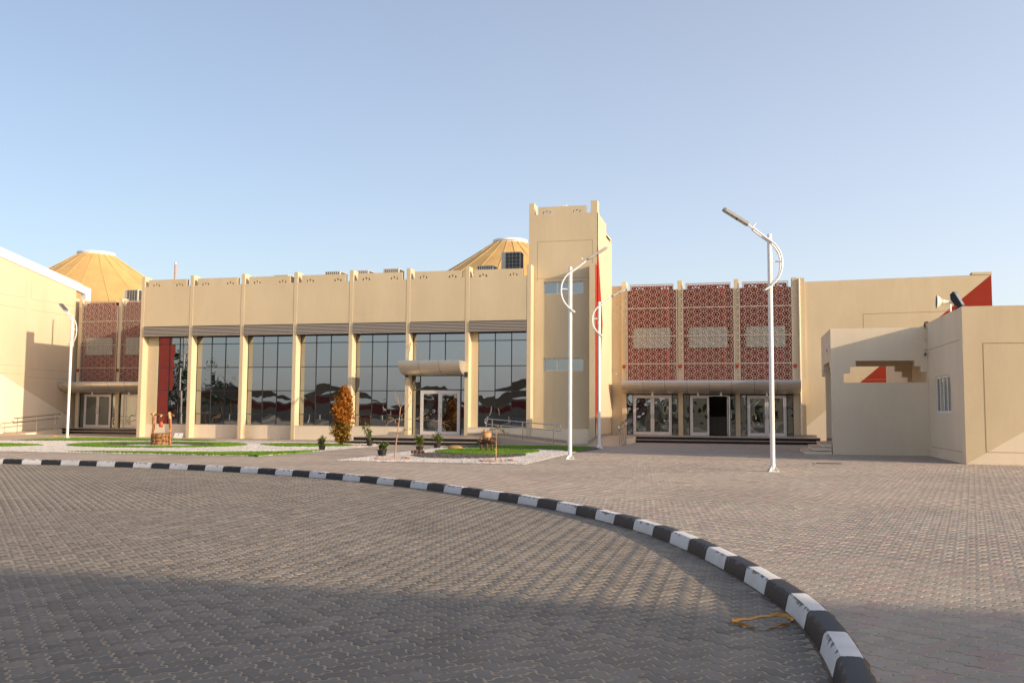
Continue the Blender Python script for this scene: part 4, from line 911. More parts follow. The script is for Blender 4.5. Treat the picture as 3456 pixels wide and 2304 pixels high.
part('room', 'dark', gh, (GX + 0.9, GX + 0.95, 29, 41, 1.0, 3.2))
wn = part('window', 'white', gh, (GX + 0.03, GX + 0.07, 29.95, 30.02, 1.42, 2.58), (GX + 0.03, GX + 0.07, 32.13, 32.2, 1.42, 2.58), (GX + 0.03, GX + 0.07, 30.021, 32.129, 1.42, 1.49), (GX + 0.03, GX + 0.07, 30.021, 32.129, 2.51, 2.58))
for k in range(3): part('bar', 'white', wn, (GX + 0.012, GX + 0.036, 30.45 + k * 0.55, 30.51 + k * 0.55, 1.44, 2.56))
m = MB(); n = 22
for k in range(-n, n * 2):
    for sgn in (1, -1):
        a = (29.97 + k * 0.105, 1.44) if sgn > 0 else (29.97 + k * 0.105, 2.56); b = (a[0] + 0.55, a[1] + 1.12 * sgn)
        c = clip_seg(a, b, 29.97, 32.18, 1.44, 2.56)
        if c:
            (ya, za), (yb, zb) = c; m.add([(GX + 0.04, ya - 0.009, za), (GX + 0.04, ya + 0.009, za), (GX + 0.04, yb + 0.009, zb), (GX + 0.04, yb - 0.009, zb)], [(0, 1, 2, 3)])
mo = m.build('mesh_grille', 'lattice', wn); mo['kind'] = 'stuff'
m = MB(); m.add([(GX + 0.10, 29.95, 1.42), (GX + 0.10, 32.2, 1.42), (GX + 0.10, 32.2, 2.58), (GX + 0.10, 29.95, 2.58)], [(0, 1, 2, 3)]); m.build('pane', 'winglass', wn)
m = MB(); m.add([(GX + 0.10, 39.2, 1.6), (GX + 0.10, 40.6, 1.6), (GX + 0.10, 40.6, 2.62), (GX + 0.10, 39.2, 2.62)], [(0, 1, 2, 3)]); m.build('pane', 'winglass', gh)
strip(gh, [(6.56, 0.34), (6.56, 3.37), (12.8, 3.37)], GF - 0.003, 0.02); strip(gh, [(6.56, 0.34), (12.8, 0.34)], GF - 0.0031, 0.014)
strip(gh, [(28.6, 3.5), (33.1, 3.52)], GX - 0.003, 0.014, axis='x'); strip(gh, [(28.62, 0.32), (33.07, 0.32)], GX - 0.003, 0.014, axis='x')
m = MB(); m.tube([(GX + 0.05, 33.35, 4.46), (GX - 0.05, 33.35, 4.46), (GX - 0.06, 33.35, 4.40), (GX - 0.06, 33.35, 3.42), (GX - 0.09, 33.28, 3.36), (GX - 0.10, 33.12, 3.40)], 0.03, 8)
dp = m.build('drain_pipe', 'darkwood', gh, True)
part('pipe_clip', 'paper', dp, *[(GX - 0.10, GX, 33.30, 33.40, z, z + 0.02) for z in (4.25, 3.85, 3.52)])
# porch
PXL, PF, PB, PZ = 2.96, 33.30, 36.45, 4.29
st_open = [(3.36, 2.44), (6.0, 2.44), (6.0, 2.79), (5.81, 2.79), (5.81, 2.985), (5.62, 2.985), (5.62, 3.18), (3.76, 3.18), (3.76, 2.985), (3.57, 2.985), (3.57, 2.76), (3.36, 2.76)]
m = MB(); m.plate([(PXL, 0), (GX - 0.001, 0), (GX - 0.001, PZ), (PXL, PZ)], [st_open], 'y', PF, PF + 0.2); m.build('porch_wall', 'cream', gh)
b_open = [(3.30, 0.94), (5.9, 0.94), (5.9, 2.74), (5.72, 2.74), (5.72, 2.95), (5.48, 2.95), (5.48, 3.15), (3.75, 3.15), (3.75, 2.95), (3.52, 2.95), (3.52, 2.74), (3.30, 2.74)]
m = MB(); m.plate([(PXL + 0.08, 0.38), (GX - 0.001, 0.38), (GX - 0.001, PZ - 0.02), (PXL + 0.08, PZ - 0.02)], [b_open], 'y', PB, PB + 0.2); m.build('porch_back_wall', 'cream', gh)
side = [(PF + 0.201, PZ - 0.001), (PF + 0.201, 2.79), (33.75, 2.79), (33.75, 2.99), (34.0, 2.99), (34.0, 3.19), (36.35, 3.19), (36.35, 2.99), (36.6, 2.99), (36.6, 2.79), (37.2, 2.79), (37.2, PZ - 0.001)]
m = MB(); m.prism(side, 'x', PXL, PXL + 0.2); m.build('porch_beam', 'cream', gh)
m = MB(); m.box(PXL + 0.201, GX - 0.002, PF + 0.201, PB - 0.001, 3.55, 3.75); m.build('porch_roof', 'cream', gh)
m = MB(); m.box(PXL - 0.03, GX - 0.002, PF + 0.201, PB - 0.001, 0.0, 0.375); m.build('porch_floor', 'tread', gh)
part('porch_skirting', 'skirt', gh, (PXL + 0.081, PXL + 0.34, PB - 0.014, PB - 0.002, 0.376, 0.48))
m = MB(); m.box(PXL - 0.02, PXL - 0.001, 34.35, 34.75, 3.45, 3.85); sg = m.build('wall_sign', 'paper', gh)
part('emblem', 'red', sg, (PXL - 0.024, PXL - 0.021, 34.42, 34.66, 3.56, 3.68)); part('print', 'black', sg, (PXL - 0.024, PXL - 0.021, 34.48, 34.58, 3.69, 3.76), (PXL - 0.024, PXL - 0.021, 34.45, 34.62, 3.49, 3.52))
ps = thing('porch_steps', (2.5, 34.6, 0), 'three pale stone steps up into the side of the gatehouse porch', 'steps')
for k in range(3):
    x = 2.06 + k * 0.30; z1 = 0.125 * (k + 1)
    m = MB(); m.box(x, PXL - 0.031, PF - 0.02 + k * 0.001, 36.2, 0.0 if k == 0 else 0.125 * k - 0.005, z1 - 0.028); m.build('riser', 'cream', ps)
    m = MB(); m.box(x - 0.02, x + 0.32 if k < 2 else PXL - 0.031, PF - 0.02, 36.21, z1 - 0.0279, z1); m.build('tread', 'tread', ps)
# horn loudspeaker
hs = thing('horn_loudspeaker', (6.15, 30.3, GZ), 'cream horn loudspeaker on the gatehouse roof edge', 'loudspeaker')
ax_ = Vector((-1.0, 0.02, 0.05)).normalized(); o0 = Vector((6.10, 29.95, 4.74))
hz = ax_.to_track_quat('Z', 'Y').to_matrix().to_4x4(); T = Matrix.Translation(o0) @ hz
m = MB(); m.lathe([(0.0, -0.16), (0.055, -0.16), (0.06, 0.0), (0.045, 0.02), (0.055, 0.10), (0.085, 0.20), (0.135, 0.30), (0.205, 0.38), (0.212, 0.385), (0.20, 0.37), (0.12, 0.27), (0.06, 0.15), (0.03, 0.05), (0.0, 0.05)], 28)
m.v = [tuple(T @ Vector(p)) for p in m.v]; m.build('horn', 'horn', hs, True)
m = MB(); m.lathe([(0.0, 0.366), (0.192, 0.366), (0.192, 0.372), (0.0, 0.372)], 24); m.v = [tuple(T @ Vector(p)) for p in m.v]; m.build('mouth_shade_disc', 'acgrille', hs, True)  # flat dark disc in the mouth paints the shade inside the horn
m = MB(); m.tube([(6.10, 29.95, GZ - 0.01), (6.10, 29.95, 4.70)], 0.025, 8).box(6.06, 6.14, 29.9, 30.0, GZ, GZ + 0.02); m.build('bracket', 'steel', hs, True)
fl = thing('floodlight', (6.1, 28.85, GZ), 'dark floodlight tilted up on the gatehouse roof corner', 'floodlight')
T = Matrix.Translation((6.10, 28.95, 4.66)) @ Matrix.Rotation(R(62), 4, 'Z') @ Matrix.Rotation(R(-28), 4, 'X')
m = MB(); m.prism([(-0.06, -0.22), (0.03, -0.22), (0.11, -0.10), (0.12, 0.10), (0.06, 0.24), (-0.06, 0.27)], 'x', -0.17, 0.17); m.v = [tuple(T @ Vector(p)) for p in m.v]; m.build('housing', 'black', fl)
m = MB(); m.box(-0.145, 0.145, -0.072, -0.061, -0.17, 0.22); m.v = [tuple(T @ Vector(p)) for p in m.v]; m.build('lens', 'floodglass', fl)
m = MB(); m.tube([(6.10, 28.95, GZ - 0.01), (6.10, 28.95, 4.6)], 0.03, 8).box(6.0, 6.2, 28.85, 29.05, GZ, GZ + 0.03); m.build('stand', 'black', fl)

# ================================================================== LAMP POSTS
LH = 5.67
def lamp(loc, rzv, label):
    lp = thing('lamp_post', loc, label, 'lamp post', 'white solar lamp posts in the forecourt', rzv)
    def bl(m, n, mt, par=lp, sm=True): return m.build(n, mt, par, sm, local=True)
    m = MB(); m.tube([(0, 0, 0), (0, 0, LH)], 0.057, 18); bl(m, 'pole', 'white')
    m = MB(); m.cbox(-0.125, 0.125, -0.125, 0.125, 0.0, 0.014, 0.003); bl(m, 'base_plate', 'white', sm=False)
    for k in range(4):
        a = math.pi / 4 + k * math.pi / 2; c, s_ = math.cos(a), math.sin(a); m = MB()
        q = [(0.05, 0.014), (0.158, 0.014), (0.158, 0.03), (0.055, 0.125)]; t = 0.006
        m.add([(r * c - t * s_, r * s_ + t * c, z) for r, z in q] + [(r * c + t * s_, r * s_ - t * c, z) for r, z in q], [(0, 1, 2, 3), (7, 6, 5, 4), (0, 4, 5, 1), (1, 5, 6, 2), (2, 6, 7, 3), (3, 7, 4, 0)]); bl(m, 'gusset', 'white', sm=False)
        m = MB(); m.lathe([(0.0, 0.06), (0.014, 0.06), (0.014, 0.018)], 8, (0.105 * math.cos(a + 0.79), 0.105 * math.sin(a + 0.79), 0)); bl(m, 'bolt', 'steel')
    # bow arms in the local xz plane, head towards -x; one arm either side of the pole
    prof = [(-0.40, 0.13), (-0.22, -0.01), (-0.05, -0.135), (0.08, -0.23), (0.17, -0.34), (0.245, -0.49), (0.275, -0.66), (0.265, -0.83), (0.22, -0.99), (0.13, -1.13), (0.02, -1.245), (-0.14, -1.36)]
    pp = catmull(prof, 5)
    for sgn in (-1, 1):
        m = MB(); m.tube([(x, sgn * 0.075, LH + z) for x, z in pp], 0.024, 10); bl(m, 'arm', 'white')
    m = MB(); m.tube([(0.0, 0, LH - 0.66), (0.27, 0, LH - 0.66)], 0.018, 8).tube([(0.27, -0.075, LH - 0.66), (0.27, 0.075, LH - 0.66)], 0.014, 8).tube([(-0.13, -0.075, LH - 1.35), (-0.13, 0.075, LH - 1.35)], 0.014, 8).tube([(-0.39, -0.08, LH + 0.125), (-0.39, 0.08, LH + 0.125)], 0.02, 8); bl(m, 'brace', 'white')
    T = Matrix.Translation((-0.40, 0, LH + 0.13)) @ Matrix.Rotation(R(32), 4, 'Y')
    m = MB(); m.tube([(0.02, 0, 0.0), (-0.16, 0, 0.03)], 0.025, 8).tube([(-0.02, 0, 0), (-0.02, 0, 0.16)], 0.02, 8); m.v = [tuple(T @ Vector(p)) for p in m.v]; bl(m, 'spigot', 'white')
    m = MB(); pr = [(-0.14, -0.07), (-0.17, -0.105), (-0.80, -0.105), (-0.86, -0.07), (-0.86, 0.07), (-0.80, 0.105), (-0.17, 0.105), (-0.14, 0.07)]
    m.prism(pr, 'z', 0.0, 0.055); m.v = [tuple(T @ Vector(p)) for p in m.v]; hd = bl(m, 'lamp_head', 'led', sm=False)
    m = MB(); m.box(-0.83, -0.18, -0.095, 0.095, 0.0551, 0.062); m.v = [tuple(T @ Vector(p)) for p in m.v]; bl(m, 'solar_panel', 'solar', hd, False)
    m = MB(); m.box(-0.78, -0.50, -0.07, 0.07, -0.012, -0.0001).box(-0.44, -0.22, -0.07, 0.07, -0.008, -0.0001); m.v = [tuple(T @ Vector(p)) for p in m.v]; bl(m, 'led_plate', 'board', hd, False)
    m = MB(); m.lathe([(0.0, -0.03), (0.025, -0.025), (0.03, 0.0)], 10, (-0.46, 0, 0)); m.v = [tuple(T @ Vector(p)) for p in m.v]; bl(m, 'sensor', 'acgrille', hd)
    return lp
lamp((0.68, 22.85, 0), R(14), 'white lamp post standing alone on open paving before the lattice screens')
lamp((-4.92, 26.84, 0), R(194), 'white lamp post at the corner of the jar garden gravel')
lamp((-5.38, 35.59, 0), R(200), 'white lamp post beside the tower foot and the pointed lawn')
lamp((-29.97, 36.28, 0), R(-22), 'white lamp post behind the ring lawn before the annex ramp')

# ================================================================== ROOF EQUIPMENT AND TENTS
def ac_unit(label, x, y, z, wd, h, dp, fan=False, legs=0.0, group='air conditioners on the roofs'):
    a = thing('air_conditioner', (x, y, z), label, 'air conditioner', group)
    m = MB(); m.cbox(x, x + wd, y, y + dp, z + legs, z + legs + h, 0.015); m.build('casing', 'ac', a)
    if legs: part('stand', 'ac', a, (x + 0.05, x + 0.10, y + 0.05, y + dp - 0.05, z, z + legs), (x + wd - 0.10, x + wd - 0.05, y + 0.05, y + dp - 0.05, z, z + legs))
    g0 = x + wd * (0.22 if fan else 0.06); zz0, zz1 = z + legs + 0.04, z + legs + h - 0.04
    part('grille', 'acgrille', a, (g0, x + wd - 0.05, y - 0.012, y - 0.002, zz0, zz1))
    m = MB()
    if fan:
        for k in range(5): m.box(g0 + (x + wd - 0.05 - g0) * k / 4 - 0.006, g0 + (x + wd - 0.05 - g0) * k / 4 + 0.006, y - 0.022, y - 0.013, zz0, zz1)
        for k in range(6): m.box(g0, x + wd - 0.05, y - 0.024, y - 0.0225, zz0 + (zz1 - zz0) * k / 5 - 0.006, zz0 + (zz1 - zz0) * k / 5 + 0.006)
    else:
        for k in range(8): m.box(g0 + (x + wd - 0.05 - g0) * k / 7 - 0.02, g0 + (x + wd - 0.05 - g0) * k / 7 + 0.02, y - 0.03, y - 0.013, zz0, zz1)
    m.build('grille_bars', 'ac', a)
    m = MB(); m.box(x + wd + 0.001, x + wd + 0.01, y + 0.06, y + dp - 0.06, zz0, zz1); m.build('side_coil', 'acgrille', a)
    return a
for n, (x, wd, top) in enumerate(((-22.85, 0.82, 8.16), (-20.05, 0.84, 8.26), (-18.45, 0.74, 8.26), (-16.95, 0.82, 8.30))):
    ac_unit('roof air conditioner just showing above the hall parapet between piers', x, 41.9, 7.45, wd, top - 7.45, 0.75)
ac_unit('roof air conditioner just showing beside the large fan unit', -12.2, 41.9, 7.45, 0.82, 0.85, 0.75)
ac_unit('large square fan air conditioner standing high before the tent roof beside the tower', -11.02, 42.0, 7.45, 0.95, 0.95, 0.55, True, 0.52)
ac_unit('roof air conditioner above the lattice screens beside the hall corner', -35.62, 47.4, 7.36, 0.95, 0.75, 0.8, True, 0.35)
pp_ = thing('flue_pipe', (-29.85, 42, 7.3), 'thin upright flue pipe on the roof beside the hall end pier', 'pipe')
m = MB(); m.tube([(-28.55, 42.0, 7.4), (-28.55, 42.0, 8.98)], 0.055, 12); m.build('pipe', 'clay', pp_, True); m = MB(); m.lathe([(0.062, 8.90), (0.062, 9.0), (0.0, 9.0)], 12, (-28.55, 42.0, 0)); m.build('cap', 'ac', pp_, True)
vp = thing('vent_pipes', (-26.7, 41.4, 7.4), 'row of three short bent vent pipes on the hall roof', 'pipe')
for k in range(3):
    m = MB(); x = -27.05 + k * 0.13; m.tube([(x, 41.5, 7.42), (x, 41.5, 7.88), (x + 0.02, 41.47, 7.94), (x + 0.07, 41.42, 7.93)], 0.05, 10); m.build('vent', 'white', vp, True)
def tent(label, cx, cy, zt, r0, zb, rot=0.0):
    t = thing('tent_roof', (cx, cy, zb), label, 'tent roof', 'conical tent roofs', rot)
    NG = 24; H = zt - zb; m = MB(); rows = 12; vs = []; sub = 3
    for k in range(rows + 1):
        u = k / rows; r = r0 + (H * u) / 0.60 * (0.86 + 0.14 * u)
        for j in range(sub + 1):
            a = 2 * math.pi / NG * j / sub; rr = r - 0.004 * r ** 0.5 * math.sin(math.pi * j / sub); vs.append((rr * math.cos(a), rr * math.sin(a), H - H * u + (0.02 * math.sin(j * 9 + k * 4) if k < 4 else 0)))
    n = sub + 1; m.add(vs, [(k * n + j, k * n + j + 1, (k + 1) * n + j + 1, (k + 1) * n + j) for k in range(rows) for j in range(sub)])
    g0 = m.build('fabric_gore', 'tent', t, True, local=True)
    sm = MB(); sm.tube([(r0 + (H * u) / 0.60 * (0.86 + 0.14 * u) + 0.01, 0, H - H * u + 0.012) for u in [k / rows for k in range(rows + 1)]], 0.014, 5); s0 = sm.build('seam', 'seam', g0, True, local=True)
    for k in range(1, NG):
        g = g0.copy(); col.objects.link(g); g.parent = t; g.rotation_euler = (0, 0, 2 * math.pi * k / NG)
        s_ = s0.copy(); col.objects.link(s_); s_.parent = g
    for za, ro, nm in ((H - 0.16, r0 + 0.10, 'lower_ring'), (H + 0.02, r0 + 0.06, 'upper_ring')):
        m = MB(); m.lathe([(ro - 0.05, za), (ro, za), (ro, za + 0.13), (ro - 0.05, za + 0.13), (ro - 0.05, za)], 40); m.build(nm, 'white', t, True, local=True)
    m = MB(); m.lathe([(0.0, H + 0.10), (r0, H + 0.06)], 32); m.build('cap', 'tent', t, True, local=True)
tent('sand coloured conical tent roof above the annex corner and lattice screens', -44.9, 56.5, 12.38, 1.22, 6.5)
tent('sand coloured conical tent roof behind the fan unit beside the tower', -14.25, 56.5, 12.10, 1.05, 6.5, 0.1)

# ================================================================== WELL
wx, wy = -21.40, 30.95
we = thing('wishing_well', (wx, wy, 0), 'small brown stone well with log frame and hanging red jug', 'well')
R0 = 0.335
m = MB(); m.lathe([(0.30, 0.0), (0.325, 0.0), (0.318, 0.47), (0.22, 0.47), (0.22, 0.30), (0.0, 0.30)], 28, (wx, wy, 0)); m.build('drum', 'mortar', we, True)
# irregular stones wrapped round the drum: jittered cells
ncol, nrow = 11, 3
grid = {}
for r in range(nrow + 1):
    for c in range(ncol):
        jx = random.uniform(-0.28, 0.28) ; jz = 0 if r in (0, nrow) else random.uniform(-0.055, 0.055)
        grid[r, c] = ((c + jx + (0.5 if r % 2 else 0)) * 2 * math.pi / ncol, 0.005 + r * 0.155 + jz)
for r in range(nrow):
    for c in range(ncol):
        q = [grid[r, c], grid[r, (c + 1) % ncol], grid[r + 1, (c + 1) % ncol], grid[r + 1, c]]
        q = [list(p) for p in q]
        for k in (1, 2):
            while q[k][0] < q[0][0] + 0.05: q[k][0] += 2 * math.pi
        while q[3][0] < q[0][0] - 1.5: q[3][0] += 2 * math.pi
        while q[2][0] < q[3][0] + 0.05: q[2][0] += 2 * math.pi
        ca, cz = sum(p[0] for p in q) / 4, sum(p[1] for p in q) / 4
        def ringpts(sh, rad, nsub=3):
            o = []
            for k in range(4):
                a, b = q[k], q[(k + 1) % 4]
                for t in range(nsub):
                    u = t / nsub; an = a[0] + (b[0] - a[0]) * u; zz = a[1] + (b[1] - a[1]) * u; an = ca + (an - ca) * sh; zz = cz + (zz - cz) * sh
                    o.append((wx + rad * math.cos(an), wy + rad * math.sin(an), zz))
            return o
        A, B, C_ = ringpts(0.94, 0.318), ringpts(0.92, R0 + 0.006), ringpts(0.72, R0 + 0.020); n = len(A); m = MB()
        m.add(A + B + C_ + [(wx + (R0 + 0.026) * math.cos(ca), wy + (R0 + 0.026) * math.sin(ca), cz)], [(i, (i + 1) % n, n + (i + 1) % n, n + i) for i in range(n)] + [(n + i, n + (i + 1) % n, 2 * n + (i + 1) % n, 2 * n + i) for i in range(n)] + [(2 * n + i, 2 * n + (i + 1) % n, 3 * n) for i in range(n)])
        m.build('stone', 'stone', we, True, angle=60)
def log(parent, pts, r, name, mat='wood', wob=0.012):
    p = catmull(pts, 5); m = MB(); rs = [r * (1 + 0.12 * math.sin(k * 1.7 + pts[0][0] * 9)) for k in range(len(p))]
    m.tube([tuple(v) for v in p], rs, 12); return m.build(name, mat, parent, True, angle=60)
log(we, [(wx - 0.40, wy, 0.0), (wx - 0.385, wy - 0.01, 0.35), (wx - 0.34, wy, 0.70), (wx - 0.36, wy, 0.95), (wx - 0.355, wy, 1.20)], 0.048, 'post')
log(we, [(wx + 0.40, wy, 0.0), (wx + 0.385, wy - 0.01, 0.40), (wx + 0.40, wy, 0.65), (wx + 0.375, wy, 0.90), (wx + 0.36, wy, 1.22)], 0.050, 'post')
log(we, [(wx - 0.47, wy, 1.19), (wx - 0.1, wy + 0.01, 1.17), (wx + 0.2, wy, 1.165), (wx + 0.52, wy, 1.14)], 0.036, 'crossbar')
log(we, [(wx - 0.37, wy - 0.05, 1.15), (wx - 0.33, wy + 0.04, 1.25)], 0.042, 'branch_stub', 'woodcut'); log(we, [(wx + 0.37, wy - 0.02, 1.02), (wx + 0.33, wy - 0.04, 1.27)], 0.05, 'branch_stub', 'woodcut'); log(we, [(wx + 0.40, wy - 0.02, 0.56), (wx + 0.41, wy - 0.10, 0.57)], 0.032, 'branch_stub', 'woodcut'); log(we, [(wx + 0.0, wy - 0.01, 1.15), (wx - 0.01, wy - 0.09, 1.10)], 0.03, 'branch_stub', 'woodcut')
jg = thing('hanging_jug', (wx, wy - 0.03, 0.70), 'round red clay jug hanging on ropes inside the well frame', 'jug')
m = MB(); m.lathe([(0.0, 0.0), (0.045, 0.0), (0.075, 0.05), (0.085, 0.10), (0.075, 0.15), (0.05, 0.18), (0.055, 0.205), (0.062, 0.21), (0.045, 0.20), (0.0, 0.15)], 24, (wx, wy - 0.03, 0.70)); m.build('body', 'redclay', jg, True, angle=60)
for dx in (-0.055, 0.0, 0.06):
    m = MB(); m.tube([(wx + dx * 0.8, wy - 0.03, 0.89), (wx + dx * 1.9, wy - 0.005, 1.15)], 0.006, 5); m.build('rope', 'rope', jg, True)

# ================================================================== WATER JAR ON STAND
jx, jy = -8.51, 30.6
sd_ = thing('jar_stand', (jx, jy, 0.045), 'dark log stand on the round lawn carrying the clay jar', 'stand')
for dx, dy in ((-0.15, -0.10), (-0.05, 0.12), (0.07, -0.12), (0.17, 0.10)):
    m = MB(); m.tube([(jx + dx, jy + dy, 0.03), (jx + dx * 0.95, jy + dy * 0.95, 0.40)], 0.033, 10); m.build('leg', 'darkwood', sd_, True)
for a, b in (((-0.30, -0.13, 0.34), (0.32, -0.12, 0.33)), ((-0.27, 0.13, 0.35), (0.30, 0.12, 0.35)), ((-0.22, -0.24, 0.38), (-0.20, 0.22, 0.39)), ((0.20, -0.25, 0.38), (0.22, 0.22, 0.39))):
    m = MB(); m.tube([(jx + a[0], jy + a[1], a[2]), (jx + b[0], jy + b[1], b[2])], [0.036, 0.04], 10); m.build('beam', 'darkwood', sd_, True)
for dx, dy in ((-0.17, -0.16), (0.10, -0.17), (0.19, -0.12), (-0.15, 0.14), (0.17, 0.15)):
    m = MB(); m.tube([(jx + dx, jy + dy, 0.36), (jx + dx, jy + dy, 0.49)], 0.03, 8); m.build('peg', 'darkwood', sd_, True)
jr = thing('clay_jar', (jx, jy, 0.40), 'big pale clay water jar with banded rim on the log stand', 'jar')
m = MB(); m.lathe([(0.0, 0.0), (0.09, 0.0), (0.13, 0.05), (0.165, 0.13), (0.175, 0.19), (0.168, 0.235), (0.158, 0.25), (0.166, 0.262), (0.160, 0.275)], 28, (jx, jy, 0.385)); m.build('body', 'clay', jr, True, angle=60)
m = MB(); m.lathe([(0.158, 0.274), (0.178, 0.282), (0.178, 0.296), (0.10, 0.306), (0.0, 0.308)], 28, (jx, jy, 0.385)); m.build('lid', 'terracotta', jr, True)
cu = thing('clay_mug', (jx - 0.055, jy, 0.69), 'little pale clay mug standing on the big jar lid', 'mug')
m = MB(); m.lathe([(0.0, 0.0), (0.034, 0.0), (0.036, 0.05), (0.041, 0.085), (0.036, 0.085), (0.03, 0.02), (0.0, 0.02)], 18, (jx - 0.055, jy, 0.691)); m.build('body', 'clay', cu, True)
m = MB(); m.tube([(jx - 0.092, jy, 0.765), (jx - 0.12, jy, 0.755), (jx - 0.122, jy, 0.73), (jx - 0.09, jy, 0.715)], 0.007, 6); m.build('handle', 'clay', cu, True)
# sack and bundle
m = MB(); nv = 14; vs = []; fs = []
for k in range(7):
    u = k / 6; ph = u * math.pi / 2
    for j in range(nv):
        a = 2 * math.pi * j / nv; r = math.cos(ph) ** 0.6 * (1 + 0.07 * math.sin(3 * a + k) + 0.05 * math.sin(5 * a)); vs.append((-10.07 + 0.29 * r * math.cos(a), 32.0 + 0.20 * r * math.sin(a), 0.03 + 0.125 * math.sin(ph) * (1 + 0.06 * math.sin(2 * a))))
fs = [(k * nv + j, k * nv + (j + 1) % nv, (k + 1) * nv + (j + 1) % nv, (k + 1) * nv + j) for k in range(6) for j in range(nv)]
m.add(vs, fs); tag(m.build('sack', 'sack', smooth=True, angle=70), 'flat brown sack lying at the edge of the round lawn', 'sack')
bd = thing('stick_bundle', (-10.05, 28.0, 0.02), 'small brown bundle tied with pale bands on the white gravel', 'bundle')
for k in range(7):
    a = k * 0.9; m = MB(); m.tube([(-10.27 + random.uniform(0, 0.05), 28.0 + 0.045 * math.cos(a), 0.065 + 0.04 * math.sin(a)), (-10.05, 28.01 + 0.05 * math.cos(a), 0.065 + 0.045 * math.sin(a)), (-9.83 - random.uniform(0, 0.05), 28.02 + 0.045 * math.cos(a), 0.065 + 0.04 * math.sin(a))], 0.022, 8); m.build('stick', 'darkwood', bd, True)
for x in (-10.18, -10.05, -9.92):
    m = MB(); m.lathe([(0.078, -0.014), (0.08, 0.0), (0.078, 0.014)], 16); m.v = [(x + p[2], 28.01 + p[0], 0.07 + p[1]) for p in m.v]; m.build('band', 'palestem', bd, True)

# ================================================================== PLANTS
def leaves(pts, size, mat, name, parent, fold=0.35, updir=0.2):
    """one mesh of folded two-triangle-pair leaves at given centres"""
    n = len(pts); P = np.array(pts, float); d = rng.normal(0, 1, (n, 3)); d[:, 2] += updir; d /= np.linalg.norm(d, axis=1)[:, None]
    e = np.cross(d, rng.normal(0, 1, (n, 3))); e /= np.linalg.norm(e, axis=1)[:, None]; nrm = np.cross(d, e)
    L = size * rng.uniform(0.6, 1.35, (n, 1)); Wd = L * rng.uniform(0.28, 0.42, (n, 1))
    a = P - d * L * 0.5; b = P + d * L * 0.5; c = P + e * Wd + nrm * Wd * fold - d * L * 0.05; f = P - e * Wd + nrm * Wd * fold - d * L * 0.05
    V = np.stack([a, c, b, f], 1).reshape(-1, 3); F_ = []
    for i in range(n): F_ += [(4 * i, 4 * i + 1, 4 * i + 2), (4 * i, 4 * i + 2, 4 * i + 3)]
    me = bpy.data.meshes.new(name); me.from_pydata(V.tolist(), [], F_); me.materials.append(M[mat]); return link(name, me, parent)
# rust coloured columnar shrub
sb = thing('columnar_shrub', (-15.26, 33.7, 0), 'tall narrow shrub with rust orange leaves before the hall wall', 'shrub')
def shrub_r(z): return np.interp(z, [0.0, 0.15, 0.5, 0.9, 1.2, 1.6, 1.95, 2.2, 2.38], [0.05, 0.24, 0.38, 0.42, 0.36, 0.37, 0.33, 0.17, 0.03])
pts = []; gpts = []
brs = []
for k in range(34):
    a = random.uniform(0, 6.28); z1 = random.uniform(0.5, 2.3); r1 = shrub_r(z1) * random.uniform(0.4, 0.95); z0 = max(0.02, z1 - random.uniform(0.5, 1.2)); r0 = r1 * 0.3
    q = [(-15.26 + 0.08 * (z0 / 2.3) + r0 * math.cos(a), 33.7 + r0 * math.sin(a), z0), (-15.26 + 0.08 * (z1 / 2.3) + r1 * math.cos(a + 0.2), 33.7 + r1 * math.sin(a + 0.2), z1)]; brs.append(q)
    for t in np.linspace(0.2, 1.05, 15):
        c = np.array(q[0]) * (1 - t) + np.array(q[1]) * t
        for _ in range(7):
            p = c + rng.normal(0, 0.065, 3)
            if p[2] > 0.12: (gpts if (p[2] < 0.85 and random.random() < 0.40) else pts).append(p)
for _ in range(2300):
    z = random.uniform(0.15, 2.36); a = random.uniform(0, 6.28); lump = 1 + 0.22 * math.sin(3 * a + z * 5.1) + 0.14 * math.sin(7 * z + a)
    r = shrub_r(z) * lump * math.sqrt(random.uniform(0.25, 1.0)); p = (-15.26 + 0.08 * z / 2.3 + r * math.cos(a), 33.7 + r * math.sin(a), z)
    (gpts if (z < 0.9 and random.random() < 0.42) else pts).append(p)
leaves(pts, 0.085, 'rust', 'foliage', sb); leaves(gpts, 0.08, 'leaf', 'green_foliage', sb)
m = MB()
for k in range(4):
    a = k * 1.6; m.tube([(-15.26 + 0.05 * math.cos(a), 33.7 + 0.05 * math.sin(a), 0), (-15.25 + 0.12 * math.cos(a), 33.7 + 0.12 * math.sin(a), 0.8), (-15.2 + 0.1 * math.cos(a + 0.3), 33.7 + 0.1 * math.sin(a + 0.3), 1.9)], [0.022, 0.016, 0.006], 6)
for q in brs: m.tube(q, [0.009, 0.003], 5)
m.build('stem', 'stem', sb, True)
def pit(label, x, y, rx, ry, cover=True):
    t = thing('tree_pit', (x, y, 0), label, 'tree pit', 'terracotta tree pits')
    m = MB(); m.prism(ell(x, y, rx * 0.93, ry * 0.93, 26), 'z', 0.0, 0.022); m.build('soil', 'soil', t)
    for k in range(9):
        a0, a1 = 2 * math.pi * k / 9 + 0.05, 2 * math.pi * (k + 1) / 9 - 0.05; m = MB(); q = []
        for u in np.linspace(a0, a1, 5): q.append((x + rx * math.cos(u), y + ry * math.sin(u)))
        for u in np.linspace(a1, a0, 5): q.append((x + rx * 0.9 * math.cos(u), y + ry * 0.9 * math.sin(u)))
        m.prism(q, 'z', 0.0, 0.045 + random.uniform(-0.012, 0.008)); m.build('edging_brick', 'terracotta', t)
